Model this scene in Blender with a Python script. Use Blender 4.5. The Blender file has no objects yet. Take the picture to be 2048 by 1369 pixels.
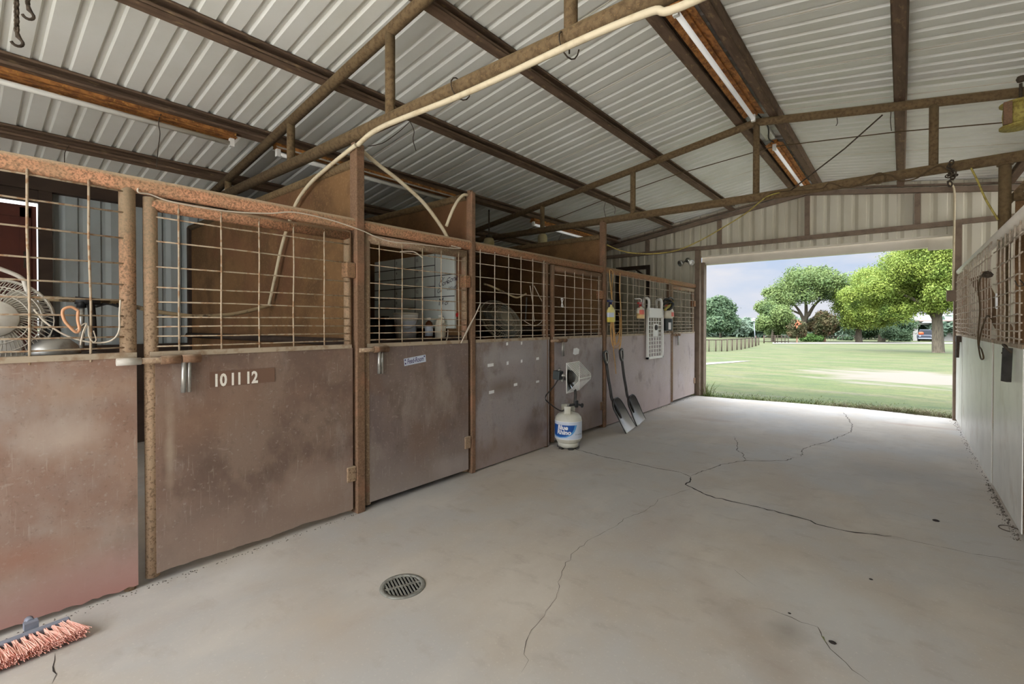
import bpy, math, random
import numpy as np
from mathutils import Vector, Matrix, Euler
random.seed(7)
SC = bpy.context.scene
COL = SC.collection
PI = math.pi

# ------------------------------------------------------------------ camera
FPX, YAW, PIT = 936.75, 0.694118, -0.0096237
CX, CY, HC = 1024.0, 684.5 - 27.39, 1.40
_c, _s = math.cos(YAW), math.sin(YAW)
_F0 = Vector((-_s, _c, 0)); RR = Vector((_c, _s, 0)); _U0 = Vector((0, 0, 1))
FF = _F0 * math.cos(PIT) + _U0 * math.sin(PIT)
UU = -_F0 * math.sin(PIT) + _U0 * math.cos(PIT)
CAM = Vector((0, 0, HC))
cd = bpy.data.cameras.new('camera'); co = bpy.data.objects.new('camera', cd); COL.objects.link(co)
co.location = CAM
co.rotation_euler = Matrix((RR, UU, -FF)).transposed().to_euler()
cd.sensor_fit = 'HORIZONTAL'; cd.sensor_width = 36.0
cd.lens = FPX / 2048 * 36.0
cd.shift_y = (684.5 - CY) / 2048 * -1.0
cd.clip_start = 0.05; cd.clip_end = 2000
SC.camera = co

# survey helpers: a sight line from the viewpoint met with a real plane of the barn
def ray(px, py): return FF + RR * ((px - CX) / FPX) - UU * ((py - CY) / FPX)
def aX(px, py, x): d = ray(px, py); return CAM + d * ((x - CAM.x) / d.x)
def aY(px, py, y): d = ray(px, py); return CAM + d * ((y - CAM.y) / d.y)
def aZ(px, py, z=0.0): d = ray(px, py); return CAM + d * ((z - CAM.z) / d.z)
GS = -0.014
def gz(y): return -0.03 + (GS * (y - 10) if y > 10 else 0)
def aG(px, py):
    d = ray(px, py); t = (-0.03 + GS * (CAM.y - 10) - CAM.z) / (d.z - GS * d.y); return CAM + d * t
def depth(v): return (v - CAM).dot(FF)

# ------------------------------------------------------------------ materials
def lin(c):
    c = c / 255.0
    return c / 12.92 if c <= 0.04045 else ((c + 0.055) / 1.055) ** 2.4
def S(r, g, b, k=1.0): return (min(lin(r) * k, .95), min(lin(g) * k, .95), min(lin(b) * k, .95), 1)

def mat(name, base, layers=(), rough=.7, metal=0.0, bump=0.0, bscale=60, trans=0.0, emit=None, spec=.4):
    """layers: (colour, scale, stretch, lo, hi, amount[, detail])  noise driven
               ('up', colour, lo, hi, amount)   dust on faces that look up
               ('z', colour, z0, z1, amount)    splash dirt with a ragged height"""
    m = bpy.data.materials.new(name); m.use_nodes = True
    nt = m.node_tree; N = nt.nodes; L = nt.links
    b = N['Principled BSDF']
    b.inputs['Roughness'].default_value = rough; b.inputs['Metallic'].default_value = metal
    b.inputs['Specular IOR Level'].default_value = spec
    geo = N.new('ShaderNodeNewGeometry')
    rgb = N.new('ShaderNodeRGB'); rgb.outputs[0].default_value = base
    cur = rgb.outputs[0]
    def noise(scale, stretch, detail=6, rgh=.6):
        mp = N.new('ShaderNodeMapping'); mp.inputs['Scale'].default_value = stretch
        L.new(geo.outputs['Position'], mp.inputs['Vector'])
        n = N.new('ShaderNodeTexNoise'); n.inputs['Scale'].default_value = scale
        n.inputs['Detail'].default_value = detail; n.inputs['Roughness'].default_value = rgh
        L.new(mp.outputs[0], n.inputs['Vector']); return n.outputs['Fac']
    def mr(src, lo, hi, amt):
        r = N.new('ShaderNodeMapRange'); r.inputs['From Min'].default_value = lo; r.inputs['From Max'].default_value = hi
        r.inputs['To Min'].default_value = 0; r.inputs['To Max'].default_value = amt; r.clamp = True
        L.new(src, r.inputs['Value']); return r.outputs['Result']
    for ly in layers:
        if ly[0] == 'up':
            sx = N.new('ShaderNodeSeparateXYZ'); L.new(geo.outputs['Normal'], sx.inputs[0])
            fac = mr(sx.outputs['Z'], ly[2], ly[3], ly[4]); colr = ly[1]
        elif ly[0] == 'z':
            sx = N.new('ShaderNodeSeparateXYZ'); L.new(geo.outputs['Position'], sx.inputs[0])
            n = noise(3.0, (1, 1, 1)); ma = N.new('ShaderNodeMath'); ma.operation = 'MULTIPLY_ADD'
            L.new(n, ma.inputs[0]); ma.inputs[1].default_value = .6 * abs(ly[3] - ly[2]); L.new(sx.outputs['Z'], ma.inputs[2])
            fac = mr(ma.outputs[0], ly[2], ly[3], ly[4]); colr = ly[1]
        else:
            fac = mr(noise(ly[1], ly[2], ly[6] if len(ly) > 6 else 6), ly[3], ly[4], ly[5]); colr = ly[0]
        mx = N.new('ShaderNodeMix'); mx.data_type = 'RGBA'
        L.new(fac, mx.inputs['Factor']); L.new(cur, mx.inputs['A']); mx.inputs['B'].default_value = colr
        cur = mx.outputs['Result']
    L.new(cur, b.inputs['Base Color'])
    if bump:
        bp = N.new('ShaderNodeBump'); bp.inputs['Strength'].default_value = bump; bp.inputs['Distance'].default_value = .004
        L.new(noise(bscale, (1, 1, 1)), bp.inputs['Height']); L.new(bp.outputs[0], b.inputs['Normal'])
    if trans: b.inputs['Transmission Weight'].default_value = trans
    if emit:
        b.inputs['Emission Color'].default_value = emit[0]; b.inputs['Emission Strength'].default_value = emit[1]
    return m

O = (1, 1, 1)
M = {}
dust = S(176, 160, 138)
M['rail'] = mat('rusty_salmon_pipe', S(180, 128, 94), [
    (S(112, 82, 58), 95, O, .46, .58, .8), (S(198, 144, 108), 50, O, .54, .68, .5), (S(140, 114, 84), 5, O, .46, .62, .6), ('z', S(160, 138, 112), 1.95, 1.55, .8), (S(100, 78, 56), 75, O, .52, .60, .7), ('up', S(176, 160, 132), .25, .85, .9)],
    rough=.85, bump=.5, bscale=90)
M['salmon'] = mat('salmon_hinge_rust', S(180, 128, 94), [
    (S(112, 82, 58), 95, O, .46, .58, .8), (S(198, 144, 108), 50, O, .54, .68, .5), (S(140, 114, 84), 5, O, .46, .62, .6), (S(100, 78, 56), 75, O, .52, .60, .7), ('up', S(176, 160, 132), .25, .85, .9)],
    rough=.85, bump=.5, bscale=90)
M['brown_pipe'] = mat('rusty_brown_pipe', S(128, 100, 78), [
    (S(98, 74, 52), 90, O, .45, .60, .6), (S(156, 126, 94), 70, O, .54, .68, .45), (S(154, 112, 86), 5, O, .5, .65, .6), ('up', dust, .5, 1, .6)],
    rough=.88, bump=.5, bscale=90)
M['dusty_pipe'] = mat('dusty_tan_pipe', S(158, 134, 110), [
    (S(126, 100, 76), 90, O, .46, .60, .6), (S(196, 176, 142), 55, O, .54, .66, .7), (S(170, 120, 98), 5, O, .52, .66, .7), ('up', dust, .4, 1, .7)],
    rough=.9, bump=.5, bscale=90)
M['truss'] = mat('rusty_truss_pipe', S(118, 98, 70), [
    (S(86, 68, 46), 40, O, .45, .6, .8), (S(150, 122, 84), 80, O, .55, .66, .6), ('up', S(150, 128, 92), .3, 1, .6)],
    rough=.9, bump=.4, bscale=80)
M['purlin'] = mat('rusty_purlin_steel', S(116, 94, 76), [
    (S(88, 70, 56), 8, (3, .4, 3), .45, .62, .7), (S(160, 134, 98), 30, (1, .3, 1), .58, .68, .6)], rough=.85, bump=.3, bscale=70)
M['frame'] = mat('brown_wall_frame_steel', S(132, 114, 98), [(S(104, 88, 74), 9, O, .45, .7, .7)], rough=.8)
M['partition'] = mat('rusted_partition_sheet', S(128, 96, 62), [
    (S(96, 70, 44), 2.2, O, .42, .58, .85), (S(152, 118, 80), 60, O, .54, .68, .5), (S(120, 80, 56), 1.2, O, .5, .65, .6)], rough=.85, bump=.2)
M['wire'] = mat('dusty_wire', S(182, 164, 140), [(S(150, 112, 78), 30, O, .5, .6, .8)], rough=.8)
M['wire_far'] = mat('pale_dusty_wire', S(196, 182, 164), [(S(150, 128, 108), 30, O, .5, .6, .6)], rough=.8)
def sheet_mat(name, a, b, c, pink=None, low=None, k=1.0):
    ly = [(b, 1.1, O, .45, .56, .85), (c, 2.4, (1, 1, .8), .50, .60, .6, 9), (S(188, 174, 162), 3.0, (1, 1.4, .6), .54, .70, .45, 12),
          (S(100, 80, 66), 4.2, (1, 1, .7), .56, .68, .42, 12), (S(200, 188, 174), 26, (1, 3, .22), .61, .70, .34, 12), (S(206, 194, 180), 20, (1, .45, 1.6), .65, .72, .25, 12), (S(104, 84, 70), 55, O, .58, .68, .3, 12), (S(188, 176, 164), 45, O, .60, .66, .4, 10)]
    if k != 1.0: a = tuple(q * k for q in a[:3]) + (1,); ly = [tuple((tuple(q * k for q in e[:3]) + (1,)) if isinstance(e, tuple) and len(e) == 4 else e for e in l) for l in ly]
    if low: ly.append(('z', low, .62, .10, .7))
    if pink: ly.append(('z', pink, .36, .08, .85))
    return mat(name, a, ly, rough=.62, bump=.12, bscale=25)
M['sheet_a'] = sheet_mat('dusty_red_brown_sheet', S(168, 138, 120), S(170, 154, 144), S(150, 116, 98), pink=S(176, 124, 116), low=S(176, 160, 150), k=0.86)
M['sheet_b'] = sheet_mat('worn_brown_sheet', S(148, 120, 104), S(126, 104, 92), S(164, 140, 122), low=S(162, 142, 128), k=0.8)
M['sheet_c'] = sheet_mat('dull_brown_sheet', S(142, 124, 114), S(128, 112, 108), S(134, 108, 92), low=S(170, 158, 150), k=0.82)
M['sheet_d'] = sheet_mat('mauve_grey_sheet', S(176, 164, 162), S(168, 160, 160), S(122, 98, 82), low=S(146, 126, 116), k=0.86)
M['sheet_e'] = sheet_mat('pale_mauve_sheet', S(194, 180, 178), S(184, 168, 164), S(186, 170, 160), low=S(180, 160, 152), k=0.92)
M['sill'] = mat('dusty_sill_bar', S(176, 160, 138), [(S(140, 112, 86), 14, O, .5, .62, .7)], rough=.9)
M['sheet_w'] = mat('scuffed_white_sheet', S(230, 228, 220), [
    (S(206, 204, 196), 1.6, O, .45, .68, .8), (S(120, 116, 108), 6, (1, 2, .6), .64, .72, .5, 10), (S(190, 178, 160), 3, O, .55, .7, .5)],
    rough=.4, bump=.15, bscale=14)
M['roof'] = mat('white_roof_panel', S(234, 234, 228), [(S(220, 219, 208), 1.4, O, .45, .7, .7), (S(170, 164, 146), 60, O, .7, .76, .35)], rough=.45)
M['wall_grey'] = mat('grey_wall_panel', S(168, 176, 176), [(S(150, 154, 150), 2, O, .45, .7, .7)], rough=.5)
M['wall_beige'] = mat('beige_wall_panel', S(214, 208, 190), [(S(196, 188, 166), 2, (1, 1, .4), .45, .7, .7), (S(150, 136, 112), 5, (2, 2, .3), .66, .76, .5)], rough=.55)
M['trim_beige'] = mat('beige_trim', S(222, 214, 200), [(S(204, 196, 180), 3, O, .45, .7, .6)], rough=.5)
M['dark_red'] = mat('dark_red_door_paint', S(98, 50, 38), [(S(70, 36, 28), 3, O, .4, .7, .8)], rough=.7)
M['dark_wood'] = mat('dark_board', S(70, 56, 46), [(S(48, 38, 32), 6, (1, .3, 1), .4, .7, .8)], rough=.85)
M['wood'] = mat('weathered_brown_board', S(130, 104, 80), [(S(96, 74, 54), 8, (1, 1, .3), .45, .7, .7)], rough=.85)
M['conduit'] = mat('cream_conduit', S(220, 206, 176), [(S(180, 156, 116), 12, O, .5, .7, .6)], rough=.6)
M['hose'] = mat('tan_hose', S(170, 150, 116), [(S(70, 58, 44), 9, O, .52, .6, .9)], rough=.7)
M['white_cord'] = mat('white_cord', S(204, 192, 174), rough=.7)
M['black_cord'] = mat('black_cord', S(44, 38, 34), rough=.7)
M['brown_cord'] = mat('dusty_brown_cord', S(92, 74, 50), rough=.8)
M['yellow_cord'] = mat('yellow_rope', S(180, 164, 88), [(S(134, 116, 62), 60, O, .45, .6, .8)], rough=.8)
M['orange_cord'] = mat('amber_cord', S(214, 170, 108), [(S(184, 134, 76), 40, O, .5, .6, .7)], rough=.7)
M['iron'] = mat('dark_rusty_iron', S(84, 72, 58), [(S(54, 44, 36), 50, O, .4, .6, .8)], rough=.8)
M['steel'] = mat('grey_steel', S(176, 174, 168), [(S(120, 112, 100), 20, O, .5, .7, .6)], rough=.35, metal=.7)
M['dark_steel'] = mat('dark_grey_steel', S(78, 76, 72), [(S(50, 46, 42), 20, O, .45, .7, .7)], rough=.5, metal=.4)
M['rust_orange'] = mat('orange_rust_fixture', S(176, 118, 62), [(S(112, 70, 36), 22, (1, .5, 1), .42, .6, .9), (S(214, 160, 76), 40, O, .56, .68, .7)], rough=.8)
M['fixture'] = mat('old_white_enamel', S(206, 204, 196), [(S(150, 120, 84), 8, (1, .3, 1), .5, .7, .7)], rough=.4)
M['tube'] = mat('fluorescent_glass', S(232, 230, 222), rough=.2)
M['tube_lit'] = mat('lit_fluorescent_glass', S(240, 240, 236), rough=.2, emit=((1, .99, .97, 1), .18))
M['white_plastic'] = mat('white_plastic', S(238, 236, 230), rough=.4)
M['grey_white'] = mat('dusty_fan_paint', S(206, 200, 188), [(S(176, 164, 142), 12, O, .5, .7, .6)], rough=.5)
M['fan_dark'] = mat('dusty_fan_wire', S(150, 142, 122), rough=.6)
M['black'] = mat('black_plastic', S(40, 40, 40), rough=.5)
M['dark_plastic'] = mat('charcoal_plastic', S(66, 72, 72), rough=.5)
M['shovel'] = mat('black_poly_shovel', S(62, 60, 58), [(S(40, 38, 36), 12, O, .45, .6, .7)], rough=.38)
M['shovel_worn'] = mat('worn_grey_shovel_face', S(80, 78, 76), [('z', S(206, 204, 198), .34, .10, .95), (S(160, 158, 152), 8, (1, 1, .3), .56, .7, .5)], rough=.3)
M['white_edge'] = mat('scuffed_pale_edge', S(190, 188, 180), rough=.5)
M['tank'] = mat('dusty_white_tank', S(208, 206, 192), [(S(184, 178, 158), 5, O, .48, .68, .7), (S(90, 80, 64), 60, O, .68, .74, .5)], rough=.4)
M['label_white'] = mat('pale_label', S(206, 214, 228), rough=.35)
M['label_blue'] = mat('blue_label', S(30, 84, 160), rough=.3)
M['label_cyan'] = mat('light_blue_label', S(96, 160, 214), rough=.3)
M['ink_white'] = mat('white_print', S(240, 240, 240), rough=.5)
M['ink_dark'] = mat('dark_marker', S(46, 42, 60), rough=.6)
M['ink_purple'] = mat('purple_marker', S(64, 52, 110), rough=.6)
M['grid_black'] = mat('black_tape', S(30, 32, 34), rough=.6)
M['whiteboard'] = mat('whiteboard', S(214, 220, 216), [(S(196, 202, 198), 2, O, .45, .7, .6)], rough=.35)
M['numeral'] = mat('white_numeral_paint', S(244, 238, 226), [(S(210, 190, 170), 60, O, .58, .68, .5)], rough=.6)
M['patch'] = mat('brown_number_patch', S(120, 92, 76), rough=.7)
M['bristle'] = mat('salmon_bristles', S(240, 188, 170), [(S(220, 148, 130), 30, O, .5, .65, .7), (S(244, 210, 188), 45, O, .56, .66, .6)], rough=.8)
M['broom_grey'] = mat('grey_broom_block', S(134, 138, 150), [(S(110, 112, 120), 10, O, .45, .7, .6)], rough=.6)
M['crack'] = mat('crack_dark', S(92, 84, 76), rough=1)
M['crack_dark'] = mat('crack_black', S(48, 42, 38), rough=1)
M['drain'] = mat('grey_cast_drain', S(150, 150, 142), [(S(120, 116, 106), 30, O, .45, .65, .7)], rough=.55, metal=.3)
M['pit'] = mat('drain_pit', S(22, 22, 20), rough=1)
M['glass_yellow'] = mat('yellow_bottle', S(236, 224, 150), [('z', S(220, 200, 92), 1.55, 1.50, .9)], rough=.25)
M['bottle_pale'] = mat('pale_bottle_plastic', S(224, 216, 196), rough=.3)
M['amber'] = mat('amber_bottle', S(228, 196, 138), rough=.3)
M['navy'] = mat('navy_trigger', S(36, 42, 92), rough=.4)
M['red'] = mat('red_plastic', S(168, 40, 34), rough=.4)
M['pink'] = mat('pink_label', S(226, 120, 104), rough=.5)
M['brown_glass'] = mat('brown_bottle', S(92, 54, 30), rough=.25)
M['orange_clip'] = mat('orange_carabiner', S(204, 152, 114), rough=.5)
M['bulb_jar'] = mat('dusty_glass_jar', S(198, 184, 140), [(S(160, 140, 90), 10, O, .5, .7, .6)], rough=.5)
M['silver'] = mat('silver_reflector', S(200, 200, 196), rough=.25, metal=.9)
M['concrete'] = mat('concrete', S(184, 174, 160), [
    (S(182, 179, 174), .7, O, .42, .56, .9), (S(204, 196, 184), 1.5, (1, .6, 1), .48, .66, .6), (S(178, 166, 154), 1.1, (1.6, .5, 1), .54, .70, .6, 9),
    (S(164, 153, 140), 5, (1, 1.6, 1), .55, .72, .5, 12), (S(216, 210, 198), 60, O, .58, .72, .35), (S(140, 132, 120), 150, O, .68, .78, .4)],
    rough=.75, bump=.12, bscale=45)
M['gravel'] = mat('bounce_gravel', S(240, 236, 228), [(S(222, 216, 206), 20, O, .45, .65, .7)], rough=.95)
M['grass_blade'] = mat('green_grass_blades', S(166, 190, 100, .36), [(S(204, 206, 136, .36), 2.5, O, .45, .6, .8)], rough=.8)
M['dry_grass'] = mat('dry_straw_grass', S(216, 202, 160, .27), [(S(170, 180, 110, .27), 4, O, .45, .6, .8)], rough=.85)
M['bark'] = mat('grey_brown_bark', S(136, 126, 108, .36), [(S(98, 88, 74, .36), 6, (3, 3, .5), .42, .62, .8)], rough=.95, bump=.6, bscale=18)
M['bark_red'] = mat('reddish_bark', S(150, 118, 96), rough=.9)
M['roof_white'] = mat('white_metal_roof', S(232, 234, 240, .3), rough=.4)
M['house_white'] = mat('white_siding', S(226, 224, 218, .3), rough=.6)
M['house_trim'] = mat('brown_roof_trim', S(120, 106, 98), rough=.7)
M['truck_paint'] = mat('dark_blue_grey_paint', S(62, 70, 86, .5), rough=.35)
M['truck_glass'] = mat('dark_window_glass', S(40, 46, 54), rough=.15)
M['tyre'] = mat('black_tyre', S(36, 36, 36), rough=.8)
M['path_gravel'] = mat('pale_drive_gravel', S(226, 220, 208, .2), [(S(200, 192, 178, .2), 20, O, .45, .65, .7)], rough=.95)
M['orange'] = mat('orange_paint', S(232, 104, 48, .4), rough=.6)
M['fence'] = mat('rusty_fence_pipe', S(98, 80, 68, .4), rough=.85)
M['lamp_grey'] = mat('pale_grey_metal', S(170, 178, 190, .45), rough=.5)

LK, FK = .108, .50
def leaf_mat(name, cols, sc):
    cols = [tuple(min(1, q * FK) if i < 3 else 1 for i, q in enumerate(c)) for c in cols]
    m = mat(name, cols[0], [(cols[1], sc, O, .42, .60, .9), (cols[2], sc * 2.3, O, .55, .66, .8), (cols[3], sc * .5, O, .55, .66, .6)], rough=.6, spec=.2)
    nt = m.node_tree; b = nt.nodes['Principled BSDF']; out = nt.nodes['Material Output']
    tr = nt.nodes.new('ShaderNodeBsdfTranslucent'); mx = nt.nodes.new('ShaderNodeMixShader'); mx.inputs[0].default_value = .3
    src = b.inputs['Base Color'].links[0].from_socket
    nt.links.new(src, tr.inputs['Color']); nt.links.new(b.outputs[0], mx.inputs[1]); nt.links.new(tr.outputs[0], mx.inputs[2])
    nt.links.new(mx.outputs[0], out.inputs['Surface']); return m
M['leaf_lime'] = leaf_mat('lime_green_leaves', [S(164, 184, 84), S(128, 156, 72), S(200, 212, 112), S(104, 132, 72)], .9)
M['leaf_mid'] = leaf_mat('mid_green_leaves', [S(138, 160, 96), S(108, 136, 82), S(168, 186, 116), S(98, 122, 80)], .6)
M['leaf_dark'] = leaf_mat('dark_green_leaves', [S(110, 136, 100), S(84, 112, 82), S(138, 162, 116), S(92, 118, 94)], .5)
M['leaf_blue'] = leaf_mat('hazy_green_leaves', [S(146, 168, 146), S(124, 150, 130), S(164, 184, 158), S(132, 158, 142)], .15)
M['leaf_red'] = leaf_mat('russet_green_leaves', [S(120, 110, 76), S(92, 100, 66), S(156, 116, 96), S(96, 108, 72)], .6)
M['leaf_bush'] = leaf_mat('fresh_green_leaves', [S(126, 164, 90), S(104, 144, 78), S(152, 186, 108), S(110, 150, 84)], 1.)

def add_patch(m, c, r, colr, amt, edge=.35, nscale=2.5, rot=0):
    """a worn or stained area of a surface: ragged ellipsoid round point c with radii r"""
    nt = m.node_tree; N = nt.nodes; L = nt.links; b = N['Principled BSDF']; prev = b.inputs['Base Color'].links[0].from_socket
    geo = N.new('ShaderNodeNewGeometry'); mp = N.new('ShaderNodeMapping'); mp.vector_type = 'TEXTURE'
    mp.inputs['Location'].default_value = c; mp.inputs['Rotation'].default_value = (0, 0, rot); mp.inputs['Scale'].default_value = r
    L.new(geo.outputs['Position'], mp.inputs['Vector'])
    ln = N.new('ShaderNodeVectorMath'); ln.operation = 'LENGTH'; L.new(mp.outputs[0], ln.inputs[0])
    nz = N.new('ShaderNodeTexNoise'); nz.inputs['Scale'].default_value = nscale; nz.inputs['Detail'].default_value = 9; L.new(geo.outputs['Position'], nz.inputs['Vector'])
    ad = N.new('ShaderNodeMath'); ad.operation = 'MULTIPLY_ADD'; L.new(nz.outputs['Fac'], ad.inputs[0]); ad.inputs[1].default_value = 1.5; L.new(ln.outputs['Value'], ad.inputs[2])
    q = N.new('ShaderNodeMapRange'); q.inputs['From Min'].default_value = 1.75; q.inputs['From Max'].default_value = 1.75 - 2 * edge; q.inputs['To Max'].default_value = amt; L.new(ad.outputs[0], q.inputs['Value'])
    mx = N.new('ShaderNodeMix'); mx.data_type = 'RGBA'; L.new(q.outputs[0], mx.inputs['Factor']); L.new(prev, mx.inputs['A']); mx.inputs['B'].default_value = colr
    L.new(mx.outputs['Result'], b.inputs['Base Color'])
def fpt(x, y): return aZ(1040 + x * 1008 / 2048, 800 + y * 1008 / 2048)
c_ = M['concrete']
add_patch(c_, fpt(930, 960), (.16, .75, 1), S(142, 122, 104), .42, .6, 5, rot=.75)
add_patch(c_, fpt(1090, 940), (.10, .16, 1), S(112, 100, 88), .5, .5, 6)
add_patch(c_, fpt(1230, 800), (.45, .5, 1), S(200, 198, 192), .6, .6, 3)
add_patch(c_, fpt(1500, 300), (.7, .6, 1), S(160, 152, 142), .6, .6, 2)
add_patch(c_, fpt(1650, 110), (.55, .12, 1), S(166, 142, 122), .7, .5, 3)
add_patch(c_, fpt(760, 80), (.6, .14, 1), S(164, 140, 122), .6, .6, 3)
add_patch(c_, aZ(480, 1150), (.3, .5, 1), S(206, 204, 200), .55, .6, 3)
add_patch(c_, aZ(640, 1240), (.5, .3, 1), S(184, 168, 148), .6, .6, 3)
XS = -3.085
add_patch(M['sheet_d'], aX(1000, 775, XS), (.3, .40, .13), S(108, 86, 66), .8, .6, 2.2)
add_patch(M['sheet_d'], aX(1062, 855, XS), (.3, .26, .24), S(92, 74, 66), .8, .6, 2.5)
add_patch(M['sheet_d'], aX(985, 900, XS), (.3, .5, .16), S(130, 108, 96), .6, .6, 2)
add_patch(M['sheet_d'], aX(1190, 820, XS), (.3, .30, .30), S(120, 100, 92), .7, .6, 2.5)
add_patch(M['sheet_d'], aX(1025, 715, XS), (.3, .55, .12), S(176, 172, 172), .7, .6, 2)
add_patch(M['sheet_a'], aX(130, 880, XS), (.3, .20, .14), S(186, 168, 154), .75, .4, 5)
add_patch(M['sheet_a'], aX(190, 780, XS), (.3, .30, .10), S(172, 138, 112), .7, .6, 3)
add_patch(M['sheet_a'], aX(40, 1120, XS), (.3, .25, .12), S(158, 112, 92), .7, .5, 3)
add_patch(M['sheet_b'], aX(420, 830, XS), (.3, .5, .22), S(138, 106, 84), .6, .6, 3)
add_patch(M['sheet_b'], aX(650, 960, XS), (.3, .35, .18), S(172, 152, 138), .6, .6, 4)
add_patch(M['sheet_b'], aX(340, 900, XS), (.3, .03, .35), S(178, 160, 140), .6, .5, 8)
add_patch(M['sheet_c'], aX(900, 930, XS), (.3, .4, .13), S(176, 164, 160), .65, .6, 3)

# lawn: green turf with dry streaks and a bare sandy patch in front of the barn
def lawn_material():
    m = mat('mown_lawn', S(168, 196, 84, LK), [
        (S(206, 208, 124, LK), .35, (1, 2.2, 1), .45, .56, .95), (S(126, 168, 62, LK), .8, (1, 2.5, 1), .52, .64, .85),
        (S(212, 204, 168, LK), .5, (.7, 2.6, 1), .58, .68, .75), (S(118, 152, 66, LK), 9, (1, 1.8, 1), .52, .62, .7), (S(214, 212, 156, LK), 22, (1, 1.5, 1), .55, .65, .6)], rough=.9, bump=.4, bscale=30)
    nt = m.node_tree; N = nt.nodes; L = nt.links; b = N['Principled BSDF']
    prev = b.inputs['Base Color'].links[0].from_socket
    geo = N.new('ShaderNodeNewGeometry')
    c0 = aG(1850, 757)
    mp = N.new('ShaderNodeMapping'); mp.vector_type = 'POINT'
    mp.inputs['Location'].default_value = (-c0.x / 3.2, -c0.y / 3.6, 0); mp.inputs['Scale'].default_value = (1 / 3.2, 1 / 3.6, 0)
    L.new(geo.outputs['Position'], mp.inputs['Vector'])
    ln = N.new('ShaderNodeVectorMath'); ln.operation = 'LENGTH'; L.new(mp.outputs[0], ln.inputs[0])
    nz = N.new('ShaderNodeTexNoise'); nz.inputs['Scale'].default_value = .9; nz.inputs['Detail'].default_value = 8
    mp2 = N.new('ShaderNodeMapping'); mp2.inputs['Scale'].default_value = (.8, 1.8, 1); L.new(geo.outputs['Position'], mp2.inputs['Vector']); L.new(mp2.outputs[0], nz.inputs['Vector'])
    ad = N.new('ShaderNodeMath'); ad.operation = 'MULTIPLY_ADD'; L.new(nz.outputs['Fac'], ad.inputs[0]); ad.inputs[1].default_value = 1.6; L.new(ln.outputs['Value'], ad.inputs[2])
    r = N.new('ShaderNodeMapRange'); r.inputs['From Min'].default_value = 1.75; r.inputs['From Max'].default_value = 1.3; L.new(ad.outputs[0], r.inputs['Value'])
    mx = N.new('ShaderNodeMix'); mx.data_type = 'RGBA'; L.new(r.outputs[0], mx.inputs['Factor']); L.new(prev, mx.inputs['A']); mx.inputs['B'].default_value = S(236, 222, 200, LK * 1.15)
    L.new(mx.outputs['Result'], b.inputs['Base Color']); return m
M['lawn'] = lawn_material()

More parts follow.
